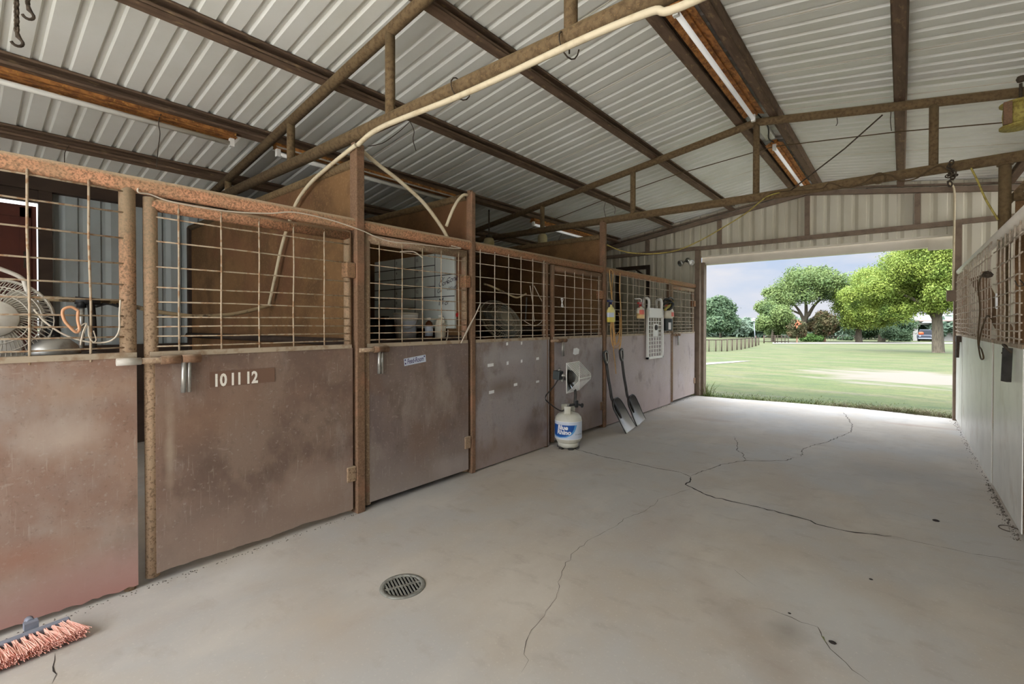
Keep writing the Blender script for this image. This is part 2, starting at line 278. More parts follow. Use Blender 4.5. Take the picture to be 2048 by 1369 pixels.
# ------------------------------------------------------------------ mesh builder
WM = {}
class MB:
    def __init__(self, T=None):
        self.v = []; self.f = []; self.sm = []; self.T = T
    def _add(self, vs, fs, smooth):
        o = len(self.v)
        if self.T is not None: vs = [self.T @ Vector(p) for p in vs]
        self.v += [tuple(p) for p in vs]
        for k in fs: self.f.append(tuple(i + o for i in k)); self.sm.append(smooth)
    def box(self, x0, x1, y0, y1, z0, z1):
        x0, x1 = sorted((x0, x1)); y0, y1 = sorted((y0, y1)); z0, z1 = sorted((z0, z1))
        vs = [(x, y, z) for x in (x0, x1) for y in (y0, y1) for z in (z0, z1)]
        self._add(vs, [(0, 1, 3, 2), (4, 6, 7, 5), (0, 4, 5, 1), (2, 3, 7, 6), (0, 2, 6, 4), (1, 5, 7, 3)], False); return self
    def obox(self, c, size, R=None):
        hx, hy, hz = [q / 2 for q in size]; c = Vector(c); R = R or Matrix.Identity(3)
        vs = [c + R @ Vector((x, y, z)) for x in (-hx, hx) for y in (-hy, hy) for z in (-hz, hz)]
        self._add(vs, [(0, 1, 3, 2), (4, 6, 7, 5), (0, 4, 5, 1), (2, 3, 7, 6), (0, 2, 6, 4), (1, 5, 7, 3)], False); return self
    def bar(self, a, b, w, h, up=(0, 0, 1)):
        a = Vector(a); b = Vector(b); d = (b - a); l = d.length; d.normalize(); up = Vector(up)
        s = d.cross(up); s = s.normalized() if s.length > 1e-6 else Vector((1, 0, 0)); u = s.cross(d)
        R = Matrix((d, s, u)).transposed(); return self.obox((a + b) / 2, (l, w, h), R)
    def tube(self, pts, r, n=10, closed=False, cap=True):
        pts = [Vector(p) for p in pts]; m = len(pts)
        rs = r if isinstance(r, (list, tuple)) else [r] * m
        vs = []; fr = None
        for i in range(m):
            if closed: t = pts[(i + 1) % m] - pts[i - 1]
            else: t = pts[min(i + 1, m - 1)] - pts[max(i - 1, 0)]
            if t.length < 1e-9: t = Vector((0, 0, 1))
            t.normalize()
            if fr is None:
                a = Vector((0, 0, 1)) if abs(t.z) < .9 else Vector((1, 0, 0)); fr = t.cross(a).normalized()
            else:
                fr = (fr - t * fr.dot(t)); fr = fr.normalized() if fr.length > 1e-6 else t.orthogonal().normalized()
            bn = t.cross(fr)
            for k in range(n):
                an = 2 * PI * k / n; vs.append(pts[i] + (fr * math.cos(an) + bn * math.sin(an)) * rs[i])
        fs = []
        for i in range(m if closed else m - 1):
            j = (i + 1) % m
            for k in range(n):
                k2 = (k + 1) % n; fs.append((i * n + k, i * n + k2, j * n + k2, j * n + k))
        self._add(vs, fs, n > 5)
        if cap and not closed:
            o = len(self.v) - len(vs)
            self.f.append(tuple(o + k for k in range(n))[::-1]); self.sm.append(False)
            self.f.append(tuple(o + (m - 1) * n + k for k in range(n))); self.sm.append(False)
        return self
    def lathe(self, prof, c=(0, 0, 0), n=24, a0=0, a1=2 * PI, axis=None):
        c = Vector(c); full = abs(a1 - a0 - 2 * PI) < 1e-6; m = n if full else n + 1
        R = Matrix.Identity(3)
        if axis is not None: R = Vector((0, 0, 1)).rotation_difference(Vector(axis)).to_matrix()
        vs = [c + R @ Vector((r * math.cos(a0 + (a1 - a0) * k / n), r * math.sin(a0 + (a1 - a0) * k / n), z)) for (r, z) in prof for k in range(m)]
        fs = []
        for i in range(len(prof) - 1):
            for k in range(n):
                k2 = (k + 1) % m; fs.append((i * m + k, i * m + k2, (i + 1) * m + k2, (i + 1) * m + k))
        self._add(vs, fs, True)
        if full:
            o = len(self.v) - len(vs)
            if prof[0][0] > 1e-5: self.f.append(tuple(o + k for k in range(m))[::-1]); self.sm.append(False)
            if prof[-1][0] > 1e-5: self.f.append(tuple(o + (len(prof) - 1) * m + k for k in range(m))); self.sm.append(False)
        return self
    def prism(self, poly, origin, ex, ey, ez, h):
        """2-D polygon in the frame ex, ey pushed h along ez"""
        o = Vector(origin); ex = Vector(ex); ey = Vector(ey); ez = Vector(ez); n = len(poly)
        vs = [o + ex * p[0] + ey * p[1] for p in poly] + [o + ex * p[0] + ey * p[1] + ez * h for p in poly]
        fs = [tuple(range(n))[::-1], tuple(range(n, 2 * n))] + [(k, (k + 1) % n, n + (k + 1) % n, n + k) for k in range(n)]
        self._add(vs, fs, False); return self
    def raw(self, vs, fs, smooth=False): self._add(vs, fs, smooth); return self
    def build(self, name, m, parent=None, bevel=0, local=False, kind=None, label=None, cat=None, group=None):
        me = bpy.data.meshes.new(name); vs = self.v
        if parent is not None and not local:
            inv = WM[parent.name].inverted(); vs = [tuple(inv @ Vector(p)) for p in vs]
        org = None
        if parent is None and not local and vs and kind != 'structure':
            xs, ys, zs = zip(*vs); org = Vector(((min(xs) + max(xs)) / 2, (min(ys) + max(ys)) / 2, min(zs)))
            vs = [(p[0] - org.x, p[1] - org.y, p[2] - org.z) for p in vs]
        me.from_pydata(vs, [], self.f)
        me.polygons.foreach_set('use_smooth', self.sm); me.materials.append(m); me.update()
        o = bpy.data.objects.new(name, me); COL.objects.link(o)
        if parent is not None: o.parent = parent; WM[o.name] = WM[parent.name]
        else:
            if org is not None: o.location = org
            WM[o.name] = Matrix.Translation(org or Vector((0, 0, 0)))
        if bevel:
            b = o.modifiers.new('bevel', 'BEVEL'); b.width = bevel; b.segments = 2; b.limit_method = 'ANGLE'
        if kind: o['kind'] = kind
        if label: o['label'] = label
        if cat: o['category'] = cat
        if group: o['group'] = group
        return o
def thing(name, label, cat, loc=(0, 0, 0), R=None, group=None):
    o = bpy.data.objects.new(name, None); COL.objects.link(o); o.empty_display_size = .1
    T = Matrix.Translation(Vector(loc)) @ (R.to_4x4() if R is not None else Matrix.Identity(4))
    o.location = loc
    if R is not None: o.rotation_euler = R.to_euler()
    WM[o.name] = T
    o['label'] = label; o['category'] = cat
    if group: o['group'] = group
    return o
def spline(pts, k=8):
    pts = [Vector(p) for p in pts]; out = []
    P = [pts[0] * 2 - pts[1]] + pts + [pts[-1] * 2 - pts[-2]]
    for i in range(1, len(P) - 2):
        a, b, c, d = P[i - 1:i + 3]
        for j in range(k):
            t = j / k
            out.append(.5 * ((2 * b) + (c - a) * t + (2 * a - 5 * b + 4 * c - d) * t * t + (3 * b - a - 3 * c + d) * t ** 3))
    out.append(pts[-1]); return out
def text_mesh(s, size, depth=0.0, shear=0.0, bold=0.0):
    cu = bpy.data.curves.new('txt', 'FONT'); cu.body = s; cu.size = size; cu.extrude = depth; cu.shear = shear; cu.offset = bold
    cu.align_x = 'LEFT'; cu.resolution_u = 3
    o = bpy.data.objects.new('txt', cu); COL.objects.link(o)
    dg = bpy.context.evaluated_depsgraph_get(); me = bpy.data.meshes.new_from_object(o.evaluated_get(dg))
    vs = [v.co.copy() for v in me.vertices]; fs = [tuple(p.vertices) for p in me.polygons]
    bpy.data.objects.remove(o); bpy.data.curves.remove(cu); bpy.data.meshes.remove(me)
    return vs, fs
def stroke_ribbon(mb, pts, w, ex, ey, org, lift):
    """hand-written stroke: a narrow flat ribbon on a surface"""
    ex = Vector(ex); ey = Vector(ey); org = Vector(org) + Vector(lift)
    for a, b in zip(pts[:-1], pts[1:]):
        a2 = Vector(a); b2 = Vector(b); d = (b2 - a2)
        if d.length < 1e-6: continue
        d.normalize(); n = Vector((-d.y, d.x)) * w / 2; e = d * w * .3
        q = [a2 - n - e, b2 - n + e, b2 + n + e, a2 + n - e]
        mb.raw([org + ex * p.x + ey * p.y for p in q], [(0, 1, 2, 3)])
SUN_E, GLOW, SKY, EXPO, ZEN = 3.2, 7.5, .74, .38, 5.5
# ------------------------------------------------------------------ barn shell
XL, XR, XRG = -3.12, 0.64, -1.25          # left stall fronts, right stall fronts, ridge
XOL, XOR = -6.95, 4.45                    # outer walls
YB, YE = -3.0, 9.40                       # barn behind the viewpoint, far gable wall
def roof_z(x): return 3.775 - .15 * abs(x + XRG * -1)
PITCH = .156
def ribs(u0, u1, p=PITCH, h=.020):
    out = []; u = u0
    while u < u1:
        for du, hh in ((0, 0), (.098, 0), (.110, h), (.144, h)):
            if u + du <= u1: out.append((u + du, hh))
        u += p
    out.append((u1, 0)); return out

# floor slab with a slightly crooked outer edge
edge = [(-7.0, 9.42), (-3.0, 9.30), (-2.4, 9.36), (-1.6, 9.52), (-.66, 9.62), (0.0, 9.56), (.62, 9.44), (4.5, 9.42)]
mb = MB(); poly = [(-7.0, YB)] + edge + [(4.5, YB)]
poly = [poly[0]] + poly[1:-1] + [poly[-1]]
mb.prism(poly[::-1], (0, 0, -.14), (1, 0, 0), (0, 1, 0), (0, 0, 1), .14)
floor = mb.build('floor', M['concrete'], kind='structure')
def crack(pix, w, m, seed, bits=5):
    rnd = random.Random(seed); pts = [aZ(*p) for p in pix]; path = []
    for a, b in zip(pts[:-1], pts[1:]):
        n = max(2, int((b - a).length / .035)); d = (b - a).normalized(); s = Vector((-d.y, d.x, 0))
        for k in range(n): path.append(a + (b - a) * (k / n) + s * rnd.gauss(0, .006) * (0 if k == 0 else 1))
    path.append(pts[-1]); mb = MB(); n = len(path); vs = []; fs = []
    for i, p in enumerate(path):
        t = (path[min(i + 1, n - 1)] - path[max(i - 1, 0)]).normalized(); s = Vector((-t.y, t.x, 0))
        ww = w * (.35 + .9 * rnd.random()) * min(1, (i + 1) / 4, (n - i) / 4)
        vs += [p + s * ww + Vector((0, 0, .0012)), p - s * ww + Vector((0, 0, .0012))]
    for i in range(n - 1): fs.append((2 * i, 2 * i + 1, 2 * i + 3, 2 * i + 2))
    mb.raw(vs, fs); mb.build('crack', m, floor)
K2 = 1008 / 2048
def F(x, y): return (1040 + x * K2, 800 + y * K2)
crack([F(205, 195), F(330, 230), F(480, 262), F(560, 280), F(650, 295), F(695, 315)], 0.0057, M['crack_dark'], 1)
crack([F(695, 315), F(690, 335), F(672, 345), F(700, 358), F(760, 388), F(860, 414), F(960, 435), F(1080, 465), F(1180, 492), F(1240, 515), F(1330, 535), F(1420, 546), F(1510, 555)], 0.0070, M['crack_dark'], 2)
crack([F(1510, 555), F(1620, 580), F(1740, 605), F(1840, 628), F(2030, 655)], 0.0022, M['crack'], 3)
crack([F(695, 310), F(760, 285), F(830, 262), F(915, 247), F(1000, 249), F(1085, 247), F(1112, 237)], 0.0054, M['crack'], 4)
crack([F(1140, 232), F(1150, 200), F(1190, 186), F(1250, 172), F(1300, 150), F(1345, 132), F(1350, 100), F(1325, 65), F(1312, 52)], 0.0046, M['crack'], 5)
crack([F(915, 247), F(905, 220), F(880, 205), F(885, 180), F(870, 150)], 0.0041, M['crack'], 6)
crack([F(695, 362), F(640, 380), F(560, 405), F(545, 430), F(505, 455), F(420, 485), F(380, 520), F(290, 565), F(220, 620), F(170, 700), F(150, 790), F(100, 880), F(35, 960), F(20, 1010), F(35, 1060), F(5, 1110)], .0015, M['crack'], 7)
crack([F(970, 847), F(1060, 870), F(1140, 905), F(1210, 925), F(1245, 990), F(1290, 1040), F(1350, 1100), F(1420, 1150)], 0.0022, M['crack'], 8)
crack([F(1520, 452), F(1600, 470), F(1680, 492)], 0.0014, M['crack'], 9)
crack([F(870, 690), F(905, 720), F(960, 760)], 0.0014, M['crack'], 10)
crack([(110, 1308), (106, 1335), (113, 1350), (104, 1369)], 0.0030, M['crack_dark'], 11)

# roof: two slopes of ribbed panel
def slope_panel(xa, xb):
    pr = ribs(YB, YE + .25); vs = []; fs = []
    for (y, h) in pr:
        vs += [(xa, y, roof_z(xa) + h), (xb, y, roof_z(xb) + h)]
    for i in range(len(pr) - 1): fs.append((2 * i, 2 * i + 1, 2 * i + 3, 2 * i + 2))
    return vs, fs
mb = MB(); mb.raw(*slope_panel(XRG, XOL - .15)); mb.raw(*slope_panel(XRG, XOR + .15)); mb.box(XRG - .15, XRG + .15, YB, YE + .25, roof_z(XRG) + .02, roof_z(XRG) + .035)
mb.build('ceiling', M['roof'], kind='structure')
# dark lap seams across the panels are part of the sheets
mb = MB()
for y in (3.05, 4.0, 4.93, 5.86, 7.73):
    for xe in (XOL, XOR):
        a = Vector((XRG, y, roof_z(XRG) - .001)); b = Vector((xe, y, roof_z(xe) - .001)); mb.bar(a, b, .008, .004)
mb.build('trim_1', M['trim_beige'], kind='structure')

def ribbed_wall(name, m, axis, c, u0, u1, z0, ztop, sgn=1):
    pr = ribs(u0, u1, .19, .022); mb = MB(); vs = []; fs = []
    for (u, h) in pr:
        zt = ztop(u) if callable(ztop) else ztop; zb = z0(u) if callable(z0) else z0
        p = (lambda z: (u, c + sgn * h, z)) if axis == 'x' else (lambda z: (c + sgn * h, u, z))
        vs += [p(zb), p(zt)]
    for i in range(len(pr) - 1): fs.append((2 * i, 2 * i + 1, 2 * i + 3, 2 * i + 2))
    return vs, fs
# far gable wall with its wide opening
OX0, OX1, OZ = -3.02, .575, 2.72
mb = MB()
rz = lambda u: roof_z(u) + .024
mb.raw(*ribbed_wall('', None, 'x', YE, XOL, OX0, 0, rz)); mb.raw(*ribbed_wall('', None, 'x', YE, OX0, OX1, OZ, rz)); mb.raw(*ribbed_wall('', None, 'x', YE, OX1, XOR, 0, rz))
mb.build('wall_front', M['wall_beige'], kind='structure')
# left outer wall: grey ribbed panel beside a dark red door
mb = MB(); mb.raw(*ribbed_wall('', None, 'y', XOL, .62, YE, 0, roof_z(XOL), -1)); mb.raw(*ribbed_wall('', None, 'y', XOL, YB, .62, 2.72, roof_z(XOL), -1)); mb.raw(*ribbed_wall('', None, 'y', XOL, YB, -1.6, 0, 2.72, -1))
mb.build('wall_left', M['wall_grey'], kind='structure')
mb = MB(); mb.raw(*ribbed_wall('', None, 'y', XOR, YB, 5.9, 0, roof_z(XOR), 1)); mb.raw(*ribbed_wall('', None, 'y', XOR, 5.9, YE, 0, 1.25, 1))  # unseen wall, its far stretch left open above to let daylight in
mb.build('wall_right', M['wall_grey'], kind='structure')
mb = MB(); mb.raw(*ribbed_wall('', None, 'x', YB, XOL, XL, 0, rz)); mb.raw(*ribbed_wall('', None, 'x', YB, XR, XOR, 0, rz)); mb.build('added_wall_back', M['wall_beige'], kind='structure')  # unseen near gable wall, added to keep daylight out of the stalls
d1 = MB().box(XOL - .06, XOL - .02, -1.55, .592, .05, 2.625).build('door_1', M['dark_red'], kind='structure')
mb = MB().box(XOL - .02, XOL - .005, -1.5, .55, .06, .16).box(XOL - .02, XOL - .005, -1.5, .55, 2.5, 2.6).box(XOL - .02, XOL - .005, .47, .55, .06, 2.6).box(XOL - .02, XOL - .005, -1.5, -1.42, .06, 2.6).box(XOL - .02, XOL - .005, -1.5, .55, 1.3, 1.4)
mb.build('door_frame', M['dark_red'], d1)
MB().tube([(XOL - .02, .50, 1.98), (XOL + .03, .50, 1.98), (XOL + .03, .50, 2.14), (XOL - .02, .50, 2.14)], .008, 6).build('door_handle', M['iron'], d1)
mb = MB().box(XOL, XOL + .09, .60, .70, 0, 2.86).box(XOL, XOL + .10, YB, YE, 2.78, 2.92).box(XOL + .0, XOL + .06, .70, YE, 1.06, 1.16).box(XOL + .0, XOL + .04, .70, YE, 0, 1.08).box(XOL, XOL + .05, YB, .6, 2.655, 2.78)
mb.build('trim_2', M['dark_wood'], kind='structure')
# framing of the gable wall: girt, studs, rafters, jambs, header
mb = MB()
mb.box(XOL, OX0 - .02, YE - .07, YE - .01, 2.84, 2.91).box(OX0 - .02, OX1 + .08, YE - .09, YE - .01, 2.83, 2.90).box(OX1 + .08, XOR, YE - .07, YE - .01, 2.84, 2.91)
for x in (-5.55, -4.10, -2.67, -1.25, .17, 1.6, 3.0):
    mb.box(x - .035, x + .035, YE - .075, YE - .012, 2.905, roof_z(x) - .20)
for xe in (XOL, XOR):
    a = Vector((XRG, YE - .05, roof_z(XRG) - .15)); b = Vector((xe, YE - .05, roof_z(xe) - .15)); mb.bar(a, b, .09, .07)
    mb.bar(a + Vector((0, .0, .075)), b + Vector((0, .0, .075)), .03, .03)
mb.box(XOL, XOL + .08, YE - .09, YE - .01, 0, 2.8)
mb.build('trim_3', M['frame'], kind='structure')
MB().box(OX0 - .09, OX0 + .0, YE - .09, YE + .02, 0, 2.83).box(OX1 - .0, OX1 + .08, YE - .10, YE - .0, 0, 2.83).box(OX0 - .06, OX0 + .04, YE + .04, YE + .20, 0, 2.60).build('trim_4', M['frame'], kind='structure')
MB().box(OX0 - .1, OX1 + .1, YE + .03, YE + .10, 2.70, 2.86).box(OX0 - .02, .30, YE + .12, YE + .24, 2.56, 2.74).box(.30, OX1 + .4, YE + .16, YE + .20, 2.52, 2.80).build('trim_5', M['trim_beige'], kind='structure')
# door of the far end stall seen through the mesh: a dark pipe frame against the wall
d2 = MB().box(-4.78, -4.02, YE - .13, YE - .09, 2.54, 2.62).box(-4.09, -4.02, YE - .13, YE - .09, .02, 2.54).box(-4.78, -4.71, YE - .13, YE - .09, .02, 2.54).bar((-4.32, YE - .11, 2.54), (-4.07, YE - .11, 2.36), .03, .03).build('door_2', M['dark_wood'], kind='structure')

# ------------------------------------------------------------------ roof trusses
TB = 2.80
def top_c(x): return 3.63 - .15 * abs(x - XRG)
def truss(Y, label, first=False):
    t = thing('roof_truss', label, 'truss', (XRG, Y, TB), group='pipe roof trusses')
    xr = 4.3
    a = (-6.55, Y, top_c(-6.55)); r = (XRG, Y, top_c(XRG)); b = (xr, Y, top_c(xr))
    MB().tube([a, (XRG - .25, Y, top_c(XRG - .25)), r, (XRG + .25, Y, top_c(XRG + .25)), b], .042, 14).build('top_chord', M['truss'], t)
    MB().tube([(-6.5, Y, TB + .02), (XRG, Y, TB), (xr, Y, TB)], .046, 14).build('bottom_chord', M['truss'], t)
    for k in range(-3, 4):
        x = XRG + 1.462 * k; MB().tube([(x, Y, TB + .02), (x, Y, top_c(x) - .02)], .034, 12).build('web_post', M['truss'], t)
    return t
truss(1.95, 'near rusty pipe roof truss above the tall post by the 10 11 12 gate')
truss(5.73, 'farther brown pipe roof truss crossing the aisle before the open doorway')

# purlins: C channels lying over the trusses
PUR = [(-5.83, 'lowest left roof purlin, dark channel nearest the outer wall'),
       (-4.72, 'roof purlin carrying fluorescent fixtures over the left stalls'),
       (-3.56, 'rusty roof purlin running just above the left stall fronts'),
       (-2.42, 'brown roof purlin over the left half of the aisle'),
       (-1.42, 'left channel of the ridge pair beside the fluorescent tubes'),
       (-1.08, 'right channel of the ridge pair beside the fluorescent tubes'),
       (-.03, 'first roof purlin right of the ridge, flat side down'),
       (1.12, 'roof purlin above the right stalls by the hanging spool')]
for x, lab in PUR:
    zt = roof_z(x) - .004; zb = top_c(x) + .043
    k = -.15 if x > XRG else .15
    ang = math.atan(k); R = Matrix.Rotation(-ang, 3, 'Y')
    mb = MB(Matrix.Translation((x, 0, 0)))
    h = zt - zb
    def fl(x0, x1, z0, z1): mb.obox(R @ Vector(((x0 + x1) / 2, 0, (z0 + z1) / 2)) + Vector((0, (YB + YE) / 2 - .03, zb)), (x1 - x0, YE - YB - .1, z1 - z0), R)
    s = -1 if x > -1.2 else 1
    fl(-.042 * s, -.036 * s, 0, h); fl(-.042, .042, 0, .006); fl(-.042, .042, h - .006, h); fl(.036 * s, .042 * s, 0, .024); fl(.036 * s, .042 * s, h - .02, h)
    mb.build('roof_purlin', M['purlin'], label=lab, cat='beam', group='roof purlins')
# thin sag rod crossing the purlins
pts = [(XOL, 6.42, roof_z(XOL) - .12)] + [(x, 6.55 + .1 * math.cos(x), roof_z(x) - .125) for x in (-5.83, -4.72, -3.56, -2.42)] + [(XRG, 6.68, roof_z(XRG) - .135)] + [(x, 6.55, roof_z(x) - .125) for x in (-.03, 1.12, 4.3)]
MB().tube(pts, .006, 6).build('sag_rod', M['brown_cord'], label='thin dark rod crossing under the purlins beyond the far truss', cat='rod')
MB().tube([aY(1765, 230, 5.68), aY(1690, 297, 5.68), aY(1580, 382, 5.68)], .007, 8).build('brace_rod', M['iron'], label='dark diagonal rod between the chords of the far truss', cat='rod')

# ------------------------------------------------------------------ fluorescent fixtures
def strip_light(name, label, x, y0, y1, ztop, lit, tilt=0, rusty=True, wide=.12):
    t = thing('fluorescent_light', label, 'light fixture', (x, (y0 + y1) / 2, ztop), group='fluorescent strip lights')
    MB().box(x - .035, x + .035, y0, y1, ztop - .05, ztop).build('ballast_box', M['rust_orange'], t)
    mb = MB()
    for s in (-1, 1): mb.raw([(x + s * .03, y0, ztop - .03), (x + s * wide / 2, y0, ztop - .055), (x + s * wide / 2, y1, ztop - .055), (x + s * .03, y1, ztop - .03), (x + s * .03, y0, ztop - .026), (x + s * wide / 2, y0, ztop - .051), (x + s * wide / 2, y1, ztop - .051), (x + s * .03, y1, ztop - .026)],
                                [(0, 1, 2, 3), (7, 6, 5, 4), (0, 4, 5, 1), (1, 5, 6, 2), (2, 6, 7, 3), (3, 7, 4, 0)])
    mb.build('reflector', M['rust_orange'] if rusty else M['fixture'], t)
    tb = MB().tube([(x, y0 + .05, ztop - .095), (x, y1 - .05, ztop - .095)], .021, 12).build('tube', M['tube_lit'] if lit else M['tube'], t, label='white glass tube')
    for y in (y0 + .03, y1 - .03):
        MB().box(x - .02, x + .02, y - .018, y + .018, ztop - .122, ztop - .04).build('socket', M['white_plastic'], t)
    return t
zc = top_c(-4.72) + .04
strip_light('a', 'rusty fluorescent fixture at upper left above the open mesh panel', -4.74, -.75, 1.70, zc, False)
strip_light('b', 'white fluorescent fixture past the near truss above the feed stall', -4.68, 2.03, 4.40, zc, False, rusty=False)
strip_light('c', 'fluorescent fixture beyond the far truss above the left stalls', -4.72, 6.2, 8.5, zc, True)
zr = roof_z(XRG) - .06
strip_light('d', 'rusty fluorescent fixture in the ridge between the two trusses', -1.25, 3.30, 5.62, zr, True, wide=.2)
strip_light('e', 'rusty fluorescent fixture in the ridge beyond the far truss', -1.25, 6.65, 9.1, zr, True, wide=.2)
t = thing('junction_box', 'clear plastic junction cover between the two ridge light fixtures', 'junction box', (-1.25, 6.1, zr))
MB().box(-1.30, -1.20, 5.80, 6.45, zr - .06, zr).build('cover', M['fixture'], t, bevel=.01)
MB().tube(spline([(-1.22, 5.65, zr - .03), (-1.17, 5.9, zr - .10), (-1.24, 6.3, zr - .09), (-1.25, 6.62, zr - .04)]), .008, 6).build('cable', M['black_cord'], t)
# ------------------------------------------------------------------ stall fronts, left row
HZ = [2.085, 1.975, 1.845, 1.71, 1.60, 1.52, 1.44, 1.385, 1.33, 1.275]
def wire_mesh(mb, x, ys, y0, y1, ztop, zbot, hz=HZ, r=.0046, jit=.004, seed=0):
    rnd = random.Random(seed)
    for y in ys:
        a = rnd.uniform(-jit, jit)
        mb.tube([(x, y + a * .3, ztop), (x, y + a, ztop * .66 + zbot * .34), (x, y - a * .7, ztop * .3 + zbot * .7), (x, y, zbot)], r, 6)
    for z in hz:
        if z > ztop - .02 or z < zbot: continue
        n = max(3, int((y1 - y0) / .3)); pts = []
        for k in range(n + 1): pts.append((x - r * 1.6, y0 + (y1 - y0) * k / n, z + rnd.uniform(-jit, jit) * .8))
        mb.tube(pts, r * .9, 6)
def sheet_front(x, y0, y1, z0, z1, th, jag=0, seed=0):
    """sheet-metal skirt whose lower edge may be torn and ragged"""
    rnd = random.Random(seed); n = max(2, int((y1 - y0) / .02)) if jag else 2; vs = []; fs = []; zz = z0
    for k in range(n + 1):
        y = y0 + (y1 - y0) * k / n
        if jag: zz = max(.008, min(z0 + jag, zz + rnd.uniform(-jag, jag) * .55))
        vs += [(x, y, zz), (x, y, z1), (x - th, y, zz), (x - th, y, z1)]
    for k in range(n):
        o = 4 * k; fs += [(o, o + 4, o + 5, o + 1), (o + 2, o + 3, o + 7, o + 6), (o + 1, o + 5, o + 7, o + 3), (o, o + 2, o + 6, o + 4)]
    fs += [(0, 1, 3, 2), (4 * n, 4 * n + 2, 4 * n + 3, 4 * n + 1)]
    return vs, fs
XF = XL + .035
def gate(y0, y1, label, sm, pipe, wirem, ys, ztop=2.045, jag=0, hinge=True, latch_y=None, seed=0, stile=.033, wire_r=.0046):
    t = thing('stall_gate', label, 'gate', (XL, (y0 + y1) / 2, 0), group='mesh-topped stall gates')
    MB().tube([(XL, y0 + stile, .03), (XL, y0 + stile, ztop + .035)], stile, 14).build('latch_stile', pipe, t)
    MB().tube([(XL, y1 - .028, .03), (XL, y1 - .028, ztop + .03)], .027, 12).build('hinge_stile', pipe, t)
    MB().tube([(XL, y0 + stile, ztop), (XL, y1 - .028, ztop)], .036, 14).build('top_rail', pipe, t)
    vs, fs = sheet_front(XF, y0 + .042, y1 - .01, .048, 1.225, .006, jag, seed); MB().raw(vs, fs).build('lower_sheet', sm, t)
    MB().box(XL - .02, XF + .006, y0 + .02, y1 - .02, 1.222, 1.25).build('sill_bar', M['sill'], t)
    mb = MB(); wire_mesh(mb, XF - .004, ys, y0 + .02, y1 - .02, ztop + .015, 1.225, seed=seed, r=wire_r); mb.build('wire_mesh', wirem, t)
    if hinge:
        for z in (1.79, .30):
            MB().box(XL - .03, XF + .012, y1 - .06, y1 + .012, z - .055, z + .055).build('hinge', M['salmon'] if z > 1 else pipe, t, bevel=.006)
    if latch_y is not None:
        lt = MB().tube([(XF + .03, y0 - .06, 1.205), (XF + .03, latch_y + .07, 1.205)], .016, 12).build('latch_bolt', M['dusty_pipe'], t)
        mb = MB()
        for y in (y0 + .06, latch_y + .02): mb.tube([(XF + .03, y, 1.205), (XF + .03, y + .09, 1.205)], .024, 12)
        mb.build('latch_sleeve', M['brown_pipe'], lt)
        mb = MB(); mb.tube([(XF + .034, latch_y + .03, 1.205), (XF + .036, latch_y + .025, 1.02)], .013, 10); mb.tube([(XF + .034, latch_y + .055, 1.205), (XF + .036, latch_y + .052, 1.02)], .010, 8)
        mb.build('latch_handle', M['steel'], lt)
    return t
def panel(y0, y1, label, sm, pipe, wirem, ys, jag=0, seed=0, wire_r=.0046, end_post=None, z0=.015):
    t = thing('stall_fence', label, 'stall panel', (XL, (y0 + y1) / 2, 0), group='fixed stall front panels')
    vs, fs = sheet_front(XF, y0, y1, z0, 1.225, .006, jag, seed); MB().raw(vs, fs).build('lower_sheet', sm, t)
    MB().box(XL - .02, XF + .006, y0, y1, 1.222, 1.25).build('sill_bar', M['sill'], t)
    mb = MB(); wire_mesh(mb, XF - .002, ys, y0, (y1 + .02) if end_post else .595, 2.14, 1.21, seed=seed, r=wire_r); mb.build('wire_mesh', wirem, t)
    if end_post: MB().tube([(XL, end_post, 0), (XL, end_post, 2.10)], .036, 14).build('end_post', pipe, t)
    return t
pA = panel(-.9, .628, 'nearest red-brown stall panel with open mesh and a ragged bottom edge', M['sheet_a'], M['dusty_pipe'], M['wire'], [-.79, -.58, -.38, -.17, .03, .235, .447], jag=.016, seed=3, wire_r=.0052)
MB().tube([(XL, .60, 0), (XL, .60, 1.215), (XL, .60, 1.25), (XL, .60, 2.12)], [.026, .026, .036, .036], 16).build('gate_post', M['rail'], pA, label='salmon rusted round post')
MB().tube([(XF + .03, .54, 1.205), (XF + .03, .64, 1.205)], .019, 12).build('latch_keeper', M['fixture'], pA, label='short dusty white pipe keeper')
gA = gate(.665, 1.895, 'nearest brown stall gate painted 10 11 12', M['sheet_b'], M['rail'], M['wire'], [.818, 1.029, 1.241, 1.456, 1.67], jag=.006, latch_y=.80, seed=5, wire_r=.005)
# painted stall numbers
vs, fs = sheet_front(XF + .0035, .965, 1.33, 1.03, 1.12, .001); MB().raw(vs, fs).build('number_patch', M['patch'], gA, label='darker brown patch behind the white numerals')
for s, px, py in (('10', 430, 773), ('11', 463, 770), ('12', 494, 767)):
    v, f = text_mesh(s, .10, bold=.0035); b = aX(px, py, XF); w = max(p.x for p in v) - min(p.x for p in v); k = .062 / w if s != '11' else .048 / w; x0 = min(p.x for p in v)
    MB().raw([(XF + .0045, b.y + (p.x - x0) * k, b.z + p.y * 1.0) for p in v], f).build('painted_number', M['numeral'], gA, label='white painted number ' + s)
gB = gate(1.985, 3.085, 'second brown stall gate with the small feed room sign', M['sheet_c'], M['dusty_pipe'], M['wire'], [2.116, 2.33, 2.539, 2.748, 2.956], latch_y=2.06, seed=6)
sg = aX(830, 721, XF); ca, sa = math.cos(.10), math.sin(.10)
mb = MB(); mb.prism([(-.112, -.030), (.112, -.030), (.112, .030), (-.112, .030)], (XF + .001, sg.y, sg.z), (0, ca, sa), (0, -sa, ca), (1, 0, 0), .002)
nm = mb.build('name_sign', M['label_white'], gB, label='white strip reading Feed Room in purple marker')
v, f = text_mesh('Feed-Room', .058, shear=.2, bold=.0008); w = max(p.x for p in v)
